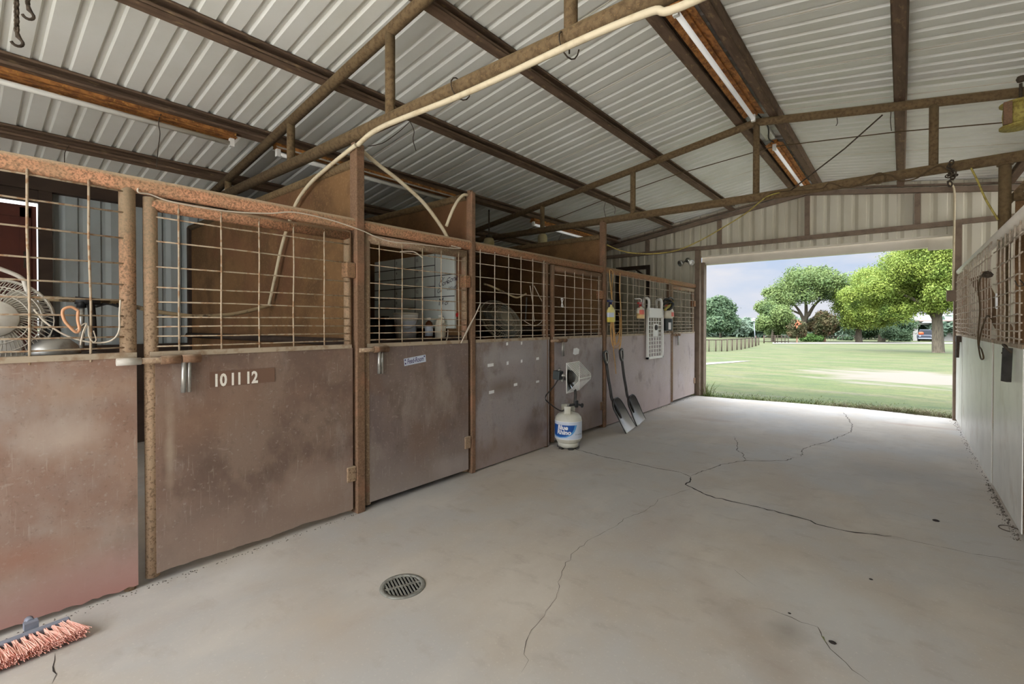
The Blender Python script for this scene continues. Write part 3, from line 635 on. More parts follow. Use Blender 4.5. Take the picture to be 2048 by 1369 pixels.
MB().raw([Vector((XF + .0036, sg.y, sg.z)) + Vector((0, ca, sa)) * (p.x / w * .17 - .082) + Vector((0, -sa, ca)) * (p.y - .017) for p in v], f).build('lettering', M['ink_purple'], nm)
for a, b in ((-.10, .017), (-.10, -.012), (.098, .018)): mb = MB().prism([(a - .008, b), (a, b - .009), (a + .008, b), (a, b + .009)], Vector((XF + .0034, sg.y, sg.z)), (0, ca, sa), (0, -sa, ca), (1, 0, 0), .0006); mb.build('marker_star', M['ink_purple'], nm)
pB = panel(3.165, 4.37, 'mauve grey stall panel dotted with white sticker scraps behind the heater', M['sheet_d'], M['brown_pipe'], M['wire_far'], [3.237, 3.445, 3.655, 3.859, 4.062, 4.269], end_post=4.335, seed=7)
for px, py, w, h in ((981, 731, .085, .03), (1014, 688.5, .03, .03), (1043, 687, .022, .032), (1015, 727, .03, .034), (1043, 723, .026, .03), (1075, 718, .05, .028), (1075, 764, .058, .024), (1031, 770, .056, .028), (983, 785, .074, .03)):
    p = aX(px, py, XF); mb = MB(); mb.prism([(-w / 2, -h / 2), (w / 2, -h / 2 + .003), (w / 2, h / 2 + .003), (-w / 2, h / 2)], (XF + .0005, p.y, p.z), (0, 1, 0), (0, 0, 1), (1, 0, 0), .0015); mb.build('sticker', M['ink_white'], pB, label='white paper sticker scrap')
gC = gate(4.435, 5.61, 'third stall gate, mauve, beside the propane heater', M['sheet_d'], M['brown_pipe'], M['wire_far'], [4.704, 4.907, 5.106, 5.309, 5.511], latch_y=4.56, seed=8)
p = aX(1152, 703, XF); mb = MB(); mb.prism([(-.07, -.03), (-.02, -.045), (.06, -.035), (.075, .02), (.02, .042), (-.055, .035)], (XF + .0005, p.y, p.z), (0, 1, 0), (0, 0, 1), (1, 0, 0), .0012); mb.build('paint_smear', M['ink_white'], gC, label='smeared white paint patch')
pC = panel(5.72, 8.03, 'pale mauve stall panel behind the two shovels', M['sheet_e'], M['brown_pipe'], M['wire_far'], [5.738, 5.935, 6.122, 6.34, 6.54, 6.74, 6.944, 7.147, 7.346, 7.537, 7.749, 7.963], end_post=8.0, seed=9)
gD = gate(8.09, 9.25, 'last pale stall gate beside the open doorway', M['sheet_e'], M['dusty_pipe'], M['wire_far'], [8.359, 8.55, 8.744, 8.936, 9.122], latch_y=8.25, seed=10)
MB().tube([(XL, -.9, 2.135), (XL, 9.30, 2.135)], .045, 16).build('top_rail', M['rail'], label='long salmon rusted top rail over the left stall fronts', cat='rail')

# tall posts and partitions between the left stalls
def post(y, z, w, label, m='brown_pipe', x=XL):
    t = thing('support_post', label, 'post', (x, y, 0), group='tall posts of the stall fronts')
    MB().box(x - w * .55, x + w * .55 + .02, y - w / 2, y + w / 2, 0, z).build('shaft', M[m], t, bevel=.006)
    MB().box(x - w * .4, x + w * .4, y - w * .4, y + w * .4, z, z + .02).build('cap', M[m], t)
    return t
post(1.942, 2.72, .066, 'tall rusty post between the first and second gates under the near truss')
post(3.135, 2.63, .05, 'brown post right of the feed room gate, with conduit over its top')
post(5.66, 2.77, .055, 'slim post under the far truss beside the spray bottle')
def partition(y, ztop, label, x0=XOL + .05, x1=XL - .04):
    t = thing('stall_partition', label, 'partition', ((x0 + x1) / 2, y, 0), group='sheet partitions between the left stalls')
    MB().box(x0, x1, y - .008, y + .008, .02, ztop).build('sheet', M['partition'], t)
    MB().tube([(x0, y, ztop + .02), (x1, y, ztop + .02)], .036, 12).build('top_pipe', M['truss'], t)
    MB().tube([(x0, y - .03, 1.26), (x1, y - .03, 1.26)], .03, 12).build('middle_pipe', M['dark_wood'], t)
    MB().box(x0 + .01, x0 + .08, y - .04, y + .04, 0, ztop + .02).build('back_post', M['dark_wood'], t)
    return t
partition(1.95, 2.58, 'brown sheet partition behind the 10 11 12 gate')
partition(3.14, 2.58, 'brown sheet partition carrying the whiteboard')
partition(5.67, 2.56, 'brown sheet partition behind the slim post and wall fan')

# ------------------------------------------------------------------ right row
XW = XR - .035
def rsheet(y0, y1, z0, z1): return MB().box(XW, XW + .006, y0, y1, z0, z1)
def right_unit(kind, y0, y1, label, ys, seed, top=2.10, gatey=False):
    t = thing(kind, label, 'gate' if gatey else 'stall panel', (XR, (y0 + y1) / 2, 0), group='white stall fronts along the right side')
    rsheet(y0, y1, .03 if gatey else .012, 1.245).build('lower_sheet', M['sheet_w'], t)
    MB().box(XW - .004, XR + .02, y0, y1, 1.235, 1.262).build('sill_bar', M['sill'], t)
    mb = MB(); rnd = random.Random(seed)
    for y in ys:
        j = .05 if kind == 'stall_fence' else .008
        mb.tube(spline([(XW, y, top), (XW - .004, y + rnd.uniform(-j, j), 1.86), (XW, y + rnd.uniform(-j, j) * .6, 1.6), (XW, y, 1.24)], 4), .0052, 6)
    for z in HZ:
        if z > top - .02: continue
        n = int((y1 - y0) / .2) + 2; mb.tube([(XW - .008, y0 + (y1 - y0) * k / n, z + .02 + rnd.uniform(-.008, .008)) for k in range(n + 1)], .0052, 6)
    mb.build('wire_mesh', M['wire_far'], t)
    if gatey:
        for y in (y0 + .03, y1 - .03): MB().tube([(XR, y, .03), (XR, y, top + .02)], .028, 12).build('stile', M['dusty_pipe'], t)
        MB().tube([(XR, y0 + .03, top - .03), (XR, y1 - .03, top - .03)], .034, 12).build('top_rail', M['wire_far'], t)
    return t
rs = lambda a, b, k: [a + (b - a) * i / (k - 1) for i in range(k)]
rg = right_unit('stall_gate', 4.45, 5.68, 'white scuffed stall gate at the right edge before the tall post', rs(4.58, 5.56, 6), 21, gatey=True, top=2.09)
MB().bar((XW - .03, 4.78, 1.23), (XW - .035, 4.79, .99), .03, .05).build('latch_handle', M['dark_steel'], rg)
MB().tube(spline([(XW - .02, 4.72, 1.20), (XW - .05, 4.80, 1.25), (XW - .02, 4.9, 1.23), (XW - .05, 4.82, 1.19)]), .008, 6).build('latch_chain', M['iron'], rg)
rp = right_unit('stall_fence', 5.80, 8.38, 'white stall panel with bent mesh between tall post and doorway gate', rs(5.9, 8.28, 13), 22, top=2.13)
rg2 = right_unit('stall_gate', 8.43, 9.28, 'pale stall gate at the right side of the open doorway', rs(8.52, 9.2, 5), 23, gatey=True, top=2.09)
MB().bar((XW - .03, 8.60, 1.20), (XW - .035, 8.62, .95), .03, .045).build('latch_handle', M['iron'], rg2)
MB().box(XW - .05, XW + .01, 8.50, 8.72, 1.16, 1.24).build('latch_plate', M['iron'], rg2)
rt = MB().tube([(XR, 4.35, 2.145), (XR, 9.3, 2.145)], .045, 16).build('top_rail', M['trim_beige'], label='long pale top rail over the right stall fronts', cat='rail')
t = thing('support_post', 'tall round post under the far truss on the right side', 'post', (.665, 5.74, 0), group='tall posts of the stall fronts')
MB().tube([(.665, 5.74, 0), (.665, 5.74, 2.765)], .04, 16).build('shaft', M['truss'], t)
MB().tube([(.665, 5.74, 2.745), (.665, 5.74, 2.77)], .052, 16).build('cap', M['truss'], t)
t = thing('stall_partition', 'dark brown partition between the right-hand stalls', 'partition', (2.5, 5.84, 0))
MB().box(.74, 4.4, 5.83, 5.85, .02, 2.46).build('sheet', M['partition'], t)
MB().tube([(.72, 5.80, 2.48), (4.4, 5.80, 2.48)], .036, 12).build('top_pipe', M['truss'], t)
MB().bar((.70, 5.84, 2.45), (.95, 5.84, 2.80), .05, .05).build('brace', M['truss'], t)
# boards leaning in the far right stall
t = MB().bar((.80, 9.2, 2.06), (1.55, 9.05, .02), .05, .16).build('leaning_board', M['wood'], label='brown board leaning diagonally in the far right stall', cat='board')
t = MB().bar((.86, 8.75, .02), (.86, 8.9, 2.1), .09, .09).build('leaning_post', M['wood'], label='dark upright timber behind the doorway gate mesh on the right', cat='post')
a = aX(1953, 642, 1.15)
MB().box(1.02, 1.10, a.y - .1, a.y + .1, 0.0, 1.55).build('white_board', M['white_plastic'], label='narrow white plank standing behind the right mesh', cat='board')
# ------------------------------------------------------------------ conduit, cables, chains
def cable(name, pts, r, m, label, cat, k=8, n=8, smooth=True):
    pts = spline(pts, k) if smooth else pts
    return MB().tube(pts, r, n).build(name, M[m], label=label, cat=cat)
Yc = 1.885
cable('conduit', [Vector((1.5, 1.95, 2.745)), Vector((.4, 1.91, 2.742)), aY(1392, 0, Yc), aY(1300, 24, Yc), aY(1154, 84, Yc), aY(1000, 156, Yc), aY(900, 200, Yc), aY(800, 239, Yc), aY(765, 254, Yc), aY(738, 270, Yc), aY(716, 290, Yc)], .017, 'conduit', 'cream conduit strapped under the near roof truss', 'conduit')
cable('conduit', [aY(712, 290, 1.89), aY(662, 330, 1.89), aY(620, 368, 1.89), aY(592, 408, 1.89), aY(575, 455, 1.89), aY(562, 500, 1.89), aY(550, 556, 1.89), aY(538, 612, 1.89)], .015, 'conduit', 'cream conduit curving down behind the 10 11 12 gate', 'conduit')
cable('conduit', [aX(715, 294, -3.15), aX(752, 326, -3.15), aX(800, 363, -3.15), aX(845, 404, -3.15), aX(876, 444, -3.15), aX(893, 472, -3.15), aX(906, 505, -3.15)], .016, 'conduit', 'cream conduit arching from tall post to the feed gate rail', 'conduit')
cable('conduit', [aX(893, 452, -3.13), aX(902, 428, -3.13), aX(914, 404, -3.13), aX(926, 391, -3.13), aX(934, 390, -3.13)], .014, 'conduit', 'short cream conduit stub hooked over the second post top', 'conduit')
hx = aY(538, 612, 1.89).x
cable('hose', [aY(538, 612, 1.89), aX(470, 628, hx - .02), aX(400, 633, hx - .02), aX(350, 629, hx - .02), aX(300, 621, hx - .02), aX(235, 606, hx - .02), aX(190, 603, hx - .02)], .016, 'hose', 'tan hose sagging behind the 10 11 12 gate mesh', 'hose')
t = thing('water_pipe', 'dusty water pipe with black fittings behind the left mesh panel', 'pipe', aX(160, 690, hx))
MB().tube([aX(-40, 592, hx), aX(60, 596, hx), aX(150, 600, hx), aX(232, 606, hx)], .018, 10).build('run', M['hose'], t)
MB().tube([aX(163, 604, hx), aX(163, 700, hx)], .017, 10).build('riser', M['steel'], t)
MB().tube(spline([aX(180, 600, hx), aX(183, 618, hx), aX(186, 660, hx), aX(186, 705, hx)]), .022, 8).build('drain_hose', M['black_cord'], t)
MB().tube([aX(150, 601, hx), aX(200, 605, hx)], .028, 10).tube([aX(163, 600, hx), aX(163, 616, hx)], .028, 10).tube(spline([aX(190, 612, hx), aX(215, 606, hx), aX(238, 612, hx)]), .016, 8).build('fitting', M['black'], t)
cable('power_cord', [aX(277, 372, -3.09), aX(277, 385, -3.08), aX(300, 389, -3.09), aX(340, 403, -3.09), aX(420, 418, -3.09), aX(480, 425, -3.085), aX(540, 427, -3.07), aX(590, 425, -3.06), aX(660, 440, -3.06), aX(720, 460, -3.05), aX(752, 474, -3.05), aX(785, 484, -3.05), aX(830, 488, -3.05), aX(880, 494, -3.05), aX(895, 496, -3.05), aX(922, 497, -3.05), aX(903, 492, -3.05)], .0042, 'white_cord', 'thin white cord drooping along the salmon top rail', 'cord')
cable('power_cord', [aX(800, 504, -3.07), aX(815, 503, -3.07), aX(830, 505, -3.07), aX(845, 516, -3.07)], .005, 'white_cord', 'short white cord loop at the top of the feed gate mesh', 'cord')
# cords on the far truss
yt = 5.665
cable('extension_cord', [aY(1213, 490, yt), aY(1250, 504, yt), aY(1300, 508, yt), aY(1350, 502, yt), aY(1395, 484, yt), aY(1445, 456, yt), aY(1490, 428, yt), aY(1515, 408, yt), aY(1535, 393, yt), aY(1560, 385, yt)], .007, 'yellow_cord', 'yellow cord sagging from the far truss to the slim post', 'cord')
cable('extension_cord', [aY(1528, 400, yt), aY(1545, 386, yt), aY(1580, 382, yt - .02), aY(1640, 378, yt), aY(1660, 366, yt), aY(1690, 376, yt), aY(1720, 370, yt - .02), aY(1750, 352, yt), aY(1780, 350, yt), aY(1800, 362, yt), aY(1830, 358, yt), aY(1850, 346, yt), aY(1875, 332, yt), aY(1890, 338, yt), aY(1900, 346, yt)], .006, 'brown_cord', 'dark cord wound along the bottom pipe of the far truss', 'cord')
MB().tube([Vector(aY(1757, 357, yt)) + Vector((.05 * math.cos(a), .0, .05 * math.sin(a))) for a in [2 * PI * k / 16 for k in range(16)]], .006, 6, closed=True).build('cord_loop', M['brown_cord'], label='small cord ring hanging on the far truss pipe', cat='cord')
cable('rope', [aY(1942, 336, 5.66), aY(1955, 362, 5.66), aY(1972, 400, 5.66), aY(1996, 440, 5.66)], .0075, 'yellow_cord', 'yellow rope slanting down to the right tall post', 'rope')
def links(mb, pts, r=.006, l=.035, w=.012):
    pts = spline(pts, 10); d = 0; acc = [pts[0]]
    L = [0]
    for a, b in zip(pts[:-1], pts[1:]): L.append(L[-1] + (b - a).length)
    n = max(2, int(L[-1] / (l * .72)))
    for i in range(n):
        s = L[-1] * (i + .5) / n; j = max(k for k in range(len(L)) if L[k] <= s); j = min(j, len(pts) - 2)
        c = pts[j].lerp(pts[j + 1], (s - L[j]) / max(1e-6, L[j + 1] - L[j])); t = (pts[j + 1] - pts[j]).normalized()
        s1 = t.orthogonal().normalized(); s1 = Matrix.Rotation(PI / 2 * (i % 2), 3, t) @ s1
        ring = [c + t * (l / 2) * math.cos(a) + s1 * w * math.sin(a) for a in [2 * PI * k / 8 for k in range(8)]]
        mb.tube(ring, r * .55, 5, closed=True)
    return mb
t = thing('chain', 'knotted chain clump hanging from the far truss near the right post', 'chain', aY(1903, 352, 5.64))
c0 = aY(1903, 345, 5.64); mb = MB()
links(mb, [aY(1905, 322, 5.64), aY(1898, 335, 5.62), aY(1908, 345, 5.60), aY(1896, 352, 5.64), aY(1910, 350, 5.66), aY(1900, 340, 5.68), aY(1906, 356, 5.62), aY(1899, 362, 5.64), aY(1901, 372, 5.64)], l=.05, w=.018, r=.011); mb.build('links', M['iron'], t)
yj = YE - .12
cable('conduit', [aY(1898, 366, yj), aY(1908, 378, yj), aY(1909, 420, yj), aY(1908, 480, yj), aY(1906, 592, yj)], .013, 'conduit', 'cream conduit running down the right jamb to its box', 'conduit')
b = aY(1906, 592, YE - .12); MB().box(b.x - .07, b.x + .05, YE - .16, YE - .095, b.z - .08, b.z + .08).build('outlet_box', M['frame'], bevel=.006, label='small grey box on the right door jamb', cat='box')
# hooks on chains at the upper left
def hook_chain(px, pytop, pyhook, x, label):
    top = aX(px, pytop, x); z1 = roof_z(x) - .10; hk = aX(px + 2, pyhook, x)
    t = thing('hook_chain', label, 'chain', hk, group='chains with hooks under the purlin')
    mb = links(MB(), [Vector((hk.x, hk.y, z1)), Vector((hk.x, hk.y, (z1 + hk.z) / 2)), Vector((hk.x, hk.y, hk.z + .075))], l=.03, w=.007, r=.012); mb.build('links', M['iron'], t)
    arc = [Vector((hk.x, hk.y, hk.z + .075)), Vector((hk.x, hk.y + .005, hk.z + .05))] + [Vector((hk.x, hk.y + .022 * math.cos(a), hk.z + .022 + .022 * math.sin(a))) for a in [PI / 4 - k * PI / 7 for k in range(9)]]
    MB().tube(arc, [.008, .012] + [.0075] * 9, 8).build('hook', M['iron'], t)
hook_chain(32, 2, 92, -3.6, 'rusty hook on the longer of two chains at upper left')
hook_chain(54, 2, 38, -3.6, 'rusty hook on the shorter of two chains at upper left')
def wire_bit(pts, label): MB().tube(spline(pts, 5), .0035, 5).build('loose_wire', M['iron'], label=label, cat='wire')
wire_bit([aX(322, 228, -4.7), aX(317, 246, -4.68), aX(320, 268, -4.7), aX(316, 300, -4.69), aX(313, 335, -4.7)], 'twisted wire hanging from the rusty fixture at upper left')
wire_bit([aX(138, 292, -5.78), aX(130, 305, -5.77), aX(129, 326, -5.78)], 'short wire hanging above the open mesh panel')
wire_bit([aX(820, 243, -3.52), aX(800, 262, -3.5), aX(770, 284, -3.52), aX(752, 290, -3.5), aX(736, 293, -3.52)], 'thorny loose wire reaching left under the near truss')
wire_bit([aX(820, 243, -3.52), aX(828, 262, -3.5), aX(826, 280, -3.51), aX(832, 302, -3.52)], 'loose wire dangling beside the near truss web post')
wire_bit([aX(1211, 405, -3.5), aX(1208, 418, -3.5), aX(1212, 436, -3.5)], 'thin wire hanging from purlin before the far truss')
wire_bit([aX(1222, 408, -3.5), aX(1230, 416, -3.48), aX(1229, 428, -3.5)], 'curled wire end hanging beside the far truss web')
wire_bit([aY(1674, 236, 5.7), aY(1675, 246, 5.7), aY(1672, 252, 5.7)], 'tiny wire tag under the far truss top pipe')
wire_bit([aY(1782, 224, 5.7), aY(1781, 243, 5.7), aY(1783, 262, 5.7)], 'thin wire hanging by the first purlin right of the ridge')
wire_bit([aX(1130, 455, -4.8), aX(1118, 478, -4.8), aX(1108, 496, -4.8), aX(1092, 512, -4.8)], 'dark wire slanting behind the far truss at stall roof')
for (p, q, lab) in (((912, 178), (920, 192), 'wire tie around the near truss conduit, left of the web'), ((1124, 92), (1130, 106), 'wire tie around the near truss conduit below its web post')):
    c = aY(p[0], p[1], 1.94); MB().tube([c + Vector((.004 * k, .066 * math.cos(2 * PI * k / 14), .066 * math.sin(2 * PI * k / 14) - .01)) for k in range(15)], .004, 5).build('wire_tie', M['iron'], label=lab, cat='wire')

# spool of yellow cord
sc = aY(2041, 229, 5.66); R0, Hs = .125, .20
t = thing('cord_spool', 'yellow cord spool hanging from the far truss at right', 'spool', (sc.x, sc.y, sc.z - Hs / 2))
for dz, nm in ((Hs / 2 - .012, 'flange'), (-Hs / 2, 'flange')): MB().lathe([(0, 0), (R0, 0), (R0, .012), (0, .012)], (sc.x, sc.y, sc.z + dz), 28).build(nm, M['yellow_cord'], t)
MB().lathe([(R0 * .8, -Hs / 2 + .012), (R0 * .86, 0), (R0 * .8, Hs / 2 - .012)], sc, 24).build('wound_cord', M['yellow_cord'], t)
MB().tube([(sc.x, sc.y, sc.z + Hs / 2), (sc.x, sc.y, top_c(sc.x) + .05)], .01, 8).build('hanger', M['iron'], t)
MB().box(sc.x - .11, sc.x - .06, sc.y - .118, sc.y - .088, sc.z - Hs / 2 + .01, sc.z + Hs / 2 - .01).build('slat', M['brown_pipe'], t)
MB().lathe([(0, -.03), (.022, -.022), (.03, 0), (.022, .022), (0, .03)], (sc.x, sc.y, top_c(sc.x) + .085), 12).build('knob', M['iron'], t)

# flood light on the gable wall
fl = aY(1373, 522, YE - .12)
t = thing('flood_light', 'silver twin flood light on the wall left of the doorway', 'lamp', (fl.x, YE - .02, fl.z))
MB().lathe([(0, 0), (.05, 0), (.05, .03), (0, .03)], (fl.x, YE - .015, fl.z + .02), 16, axis=(0, -1, 0)).build('mount', M['silver'], t)
for s in (-1, 1):
    ax = Vector((s * .5, -.75, -.35)).normalized(); c = Vector((fl.x + s * .045, YE - .06, fl.z))
    MB().lathe([(.018, 0), (.022, .03), (.055, .10), (.062, .14), (.05, .142), (.0, .12)], c, 16, axis=ax).build('lamp_head', M['silver'], t)

# ------------------------------------------------------------------ fans
def fan(name, label, c, nrm, r, wire, blade, nspoke=48, nring=5, depth=.14, hub=.18):
    Z = Vector(nrm).normalized(); R = Vector((0, 0, 1)).rotation_difference(Z).to_matrix()
    t = thing(name, label, 'fan', c, R)
    def pz(q): return depth / 2 * (1 - (q / r) ** 2) + .012
    for s, nm in ((1, 'front_grille'), (-1, 'rear_grille')):
        mb = MB()
        for k in range(nspoke):
            a = 2 * PI * k / nspoke; sp = []
            for j in range(6):
                q = r * .16 + (r - r * .16) * j / 5; aa = a + (.35 * (1 - j / 5)); sp.append((q * math.cos(aa), q * math.sin(aa), s * pz(q)))
            mb.tube(sp, .0021, 4, cap=False)
        for j in range(nring):
            q = r * (.2 + .8 * j / (nring - 1)); mb.tube([(q * math.cos(2 * PI * k / 36), q * math.sin(2 * PI * k / 36), s * pz(q)) for k in range(36)], .003, 5, closed=True)
        mb.build(nm, wire, t, local=True)
    MB().tube([(r * math.cos(2 * PI * k / 40), r * math.sin(2 * PI * k / 40), 0) for k in range(40)], .008, 6, closed=True).build('rim', wire, t, local=True)
    MB().lathe([(0, .085), (r * hub, .08), (r * (hub + .02), .07), (0, .06)], n=28).build('badge', wire, t, local=True)
    MB().lathe([(0, -.12), (.06, -.12), (.07, -.08), (.06, -.02), (.045, .03), (0, .04)], n=20).build('motor', M['dark_plastic'], t, local=True)
    for k in range(3):
        a0 = 2 * PI * k / 3; vs = []; fs = []
        for i in range(5):
            for j in range(5):
                q = .05 + (r * .86 - .05) * i / 4; w = .5 + .35 * math.sin(PI * i / 4); aa = a0 + (j / 4 - .5) * w * 1.5
                vs.append((q * math.cos(aa), q * math.sin(aa), (j / 4 - .5) * .06))
        for i in range(4):
            for j in range(4): fs.append((5 * i + j, 5 * i + j + 1, 5 * i + j + 6, 5 * i + j + 5))
        MB().raw(vs, fs, True).build('blade', blade, t, local=True)
    return t
fl_c = aX(-8, 642, -3.42)
ft = fan('barn_fan', 'pale dusty barn fan behind the mesh at far left', fl_c, (.93, -.15, .12), .205, M['grey_white'], M['grey_white'], 60, hub=.42)
# its tube yoke and cord, standing on the feed shelf
dF = fl_c
mb = MB(); mb.tube(spline([aX(-60, 520, -3.40), aX(0, 538, -3.40), aX(42, 556, -3.40), aX(52, 575, -3.40), aX(58, 600, -3.40), aX(70, 622, -3.42)]), .010, 8)
mb.build('yoke', M['grey_white'], ft)
MB().box(fl_c.x - .12, fl_c.x + .04, fl_c.y - .16, fl_c.y + .16, 1.235, 1.258).tube([(fl_c.x - .05, fl_c.y, 1.25), (fl_c.x - .08, fl_c.y, fl_c.z - .08)], .016, 8).build('base', M['grey_white'], ft)
MB().box(-3.75, XL - .05, -.9, .56, 1.205, 1.235).build('feed_shelf', M['dark_wood'], label='dark board shelf behind the open mesh at left', cat='shelf')
# heat lamp
hl = aX(106, 694, -3.40); zb = 1.242
t = thing('heat_lamp', 'dull silver dome heat lamp behind the left mesh', 'lamp', (hl.x, hl.y, zb))
MB().lathe([(.108, 0), (.110, .004), (.098, .045), (.065, .078), (.03, .09), (.028, .088), (.06, .072), (.094, .042), (.104, .004)], (hl.x, hl.y, zb), 32).build('reflector', M['steel'], t)
MB().lathe([(.028, .085), (.030, .12), (.024, .15), (.024, .20), (0, .205)], (hl.x, hl.y, zb), 18).build('socket', M['black'], t)
mb = MB()
for a in (0, PI / 2): mb.tube([(hl.x + .105 * math.cos(a) * c, hl.y + .105 * math.sin(a) * c, zb - .006 - .018 * (1 - c * c)) for c in (-1, -.6, 0, .6, 1)], .0025, 5)
mb.build('wire_guard', M['steel'], t)
# carabiner and cords caught in the left mesh
c = aX(142, 640, XF + .006)
MB().tube(spline([c + Vector((0, .026, .045)), c + Vector((0, 0, .062)), c + Vector((0, -.028, .045)), c + Vector((0, -.024, .0)), c + Vector((0, -.004, -.035)), c + Vector((0, .018, -.06)), c + Vector((0, .03, -.045)), c + Vector((0, .024, 0)), c + Vector((0, .026, .045))], 5), .0065, 8).build('carabiner', M['orange_clip'], label='orange carabiner clipped on the left mesh', cat='clip')
cable('power_cord', [aX(68, 620, -3.3), aX(90, 644, -3.22), aX(125, 668, -3.16), aX(165, 682, -3.13), aX(200, 686, -3.10), aX(225, 680, -3.08), aX(238, 662, -3.075), aX(239, 630, -3.075), aX(241, 600, -3.07)], .0042, 'white_cord', 'white fan cord looping down behind the left mesh to the salmon post', 'cord')
MB().tube(spline([aX(150, 662, -3.08), aX(165, 650, -3.08), aX(173, 648, -3.08), aX(166, 665, -3.07), aX(161, 690, -3.08), aX(168, 665, -3.09), aX(176, 652, -3.08), aX(178, 672, -3.07), aX(186, 684, -3.08), aX(192, 680, -3.08), aX(187, 662, -3.08)], 6), .003, 5).build('string', M['white_cord'], label='white string tangled on the second upright of the left mesh', cat='string')

# ------------------------------------------------------------------ feed stall: whiteboard, table, containers
YBd = 3.14 - .03
t = thing('whiteboard', 'white calendar board with black grid lines behind the feed gate mesh', 'whiteboard', (-3.95, YBd, 1.355))
bx0, bx1, bz0, bz1 = -4.62, -3.30, 1.355, 2.10
MB().box(bx0, bx1, YBd - .006, YBd + .016, bz0, bz1).build('board', M['whiteboard'], t)
mb = MB(); yy = YBd - .007
for x in (-4.24, -3.895): mb.box(x - .004, x + .004, yy, yy + .002, 1.40, bz1)
mb.box(-3.583 - .004, -3.583 + .004, yy, yy + .002, 1.665, bz1)
for z, xe in ((1.985, -3.583), (1.878, bx1), (1.775, -3.583), (1.668, bx1), (1.563, -3.895), (1.46, -4.24)): mb.box(bx0, xe, yy, yy + .002, z - .004, z + .004)
mb.build('grid_lines', M['grid_black'], t)
for s, x, z in (('15', -3.885, 2.06), ('16', -3.885, 1.95), ('17', -3.885, 1.845), ('12', -3.885, 1.735), ('3', -4.22, 2.06), ('4', -4.22, 1.95), ('5', -4.22, 1.845), ('6', -4.22, 1.735), ('8', -4.22, 1.63)):
    v, f = text_mesh(s, .045); MB().raw([(x + p.x, yy - .0008, z - .02 + p.y) for p in v], f).build('date_number', M['ink_dark'], t)
q = math.cos(.18), math.sin(.18)
for s, x, z, sz, sh in (('Dr', -3.51, 1.815, .06, .3), ('Corn', -3.53, 1.762, .075, .4), ('Cone', -3.42, 1.79, .075, .5), ('Gr', -3.55, 1.70, .06, .3), ('M', -3.53, 1.58, .095, .3), ('or', -3.44, 1.58, .07, .3)):
    v, f = text_mesh(s, sz, shear=sh); MB().raw([(x + p.x * q[0] - p.y * q[1], yy - .0008, z + p.x * q[1] + p.y * q[0]) for p in v], f).build('handwritten_word', M['ink_dark'], t)
rnd = random.Random(4)
for k in range(7):
    x = -3.40 + .016 * k; mb = MB(); stroke_ribbon(mb, [(x, 1.725), (x + .03, 1.765 + rnd.uniform(-.01, .01))], .004, (1, 0, 0), (0, 0, 1), (0, yy - .0012, 0), (0, 0, 0)); mb.build('pen_stroke', M['ink_dark'], t)
zt = 1.262
t = thing('feed_table', 'dark table inside the feed stall under the whiteboard', 'table', (-3.95, 2.6, 0))
MB().box(-4.7, -3.28, 2.12, 3.06, zt - .035, zt).build('table_top', M['dark_wood'], t, bevel=.004)
for x in (-4.64, -3.34):
    for y in (2.18, 3.0): MB().box(x - .03, x + .03, y - .03, y + .03, 0, zt - .035).build('leg', M['dark_wood'], t)
bc = aX(812, 674, -3.68); bc.z = zt
t = thing('bucket', 'white plastic pail on the dark feed table', 'bucket', bc)
MB().lathe([(0, 0), (.098, 0), (.112, .20), (.118, .205), (.118, .225), (.114, .228), (.106, .20), (.094, .01), (0, .01)], bc, 32).lathe([(.113, .185), (.119, .187), (.119, .193), (.113, .195)], bc, 32).build('pail', M['white_plastic'], t)
MB().lathe([(0, .226), (.121, .226), (.121, .24), (.1, .244), (0, .244)], bc, 32).build('lid', M['bottle_pale'], t)
MB().tube([bc + Vector((.12 * math.cos(a), .12 * math.sin(a), .19 - .10 * math.sin((a + 1.9) / 2.6 * PI))) for a in [-1.9 + k * 2.6 / 10 for k in range(11)]], .003, 6).build('handle', M['steel'], t)
MB().lathe([(.1065, .06), (.1135, .165)], bc, 12, -.9, .35).build('label', M['label_white'], t, label='pale paper label')
bb = aX(858, 674, -3.5); bb.z = zt
t = thing('bottle', 'white-capped brown-topped bottle beside the white pail', 'bottle', bb)
MB().lathe([(0, 0), (.036, 0), (.038, .008), (.038, .125), (.03, .15), (.013, .165), (.013, .178), (0, .178)], bb, 24).build('body', M['brown_glass'], t)
MB().lathe([(.0385, .02), (.0385, .115)], bb, 24).build('label', M['label_white'], t, label='pale wrap label')
MB().lathe([(0, .172), (.018, .172), (.018, .196), (0, .197)], bb, 18).build('cap', M['white_plastic'], t)
bj = aX(873, 674, -3.46); bj.z = zt; bj.y += .05
t = thing('jug', 'pale plastic jug right of the brown-topped bottle', 'jug', bj)
MB().lathe([(0, 0), (.05, 0), (.054, .01), (.054, .14), (.045, .165), (.02, .19), (.018, .205), (0, .205)], bj, 24).build('body', M['bottle_pale'], t)
MB().lathe([(0, .2), (.021, .2), (.021, .222), (0, .223)], bj, 16).build('cap', M['white_plastic'], t)
MB().tube(spline([bj + Vector((.05, -.02, .13)), bj + Vector((.075, -.03, .14)), bj + Vector((.06, -.02, .19)), bj + Vector((.02, -.01, .19))]), .009, 8).build('handle', M['bottle_pale'], t)
tt = aX(770, 672, -3.95); tt.z = zt
t = thing('tote_bin', 'black lidded tote on the table left of the pail', 'bin', tt)
MB().prism([(-.17, 0), (.17, 0), (.19, .17), (-.19, .17)], tt + Vector((0, -.13, 0)), (1, 0, 0), (0, 0, 1), (0, 1, 0), .26).build('body', M['black'], t, bevel=.01)
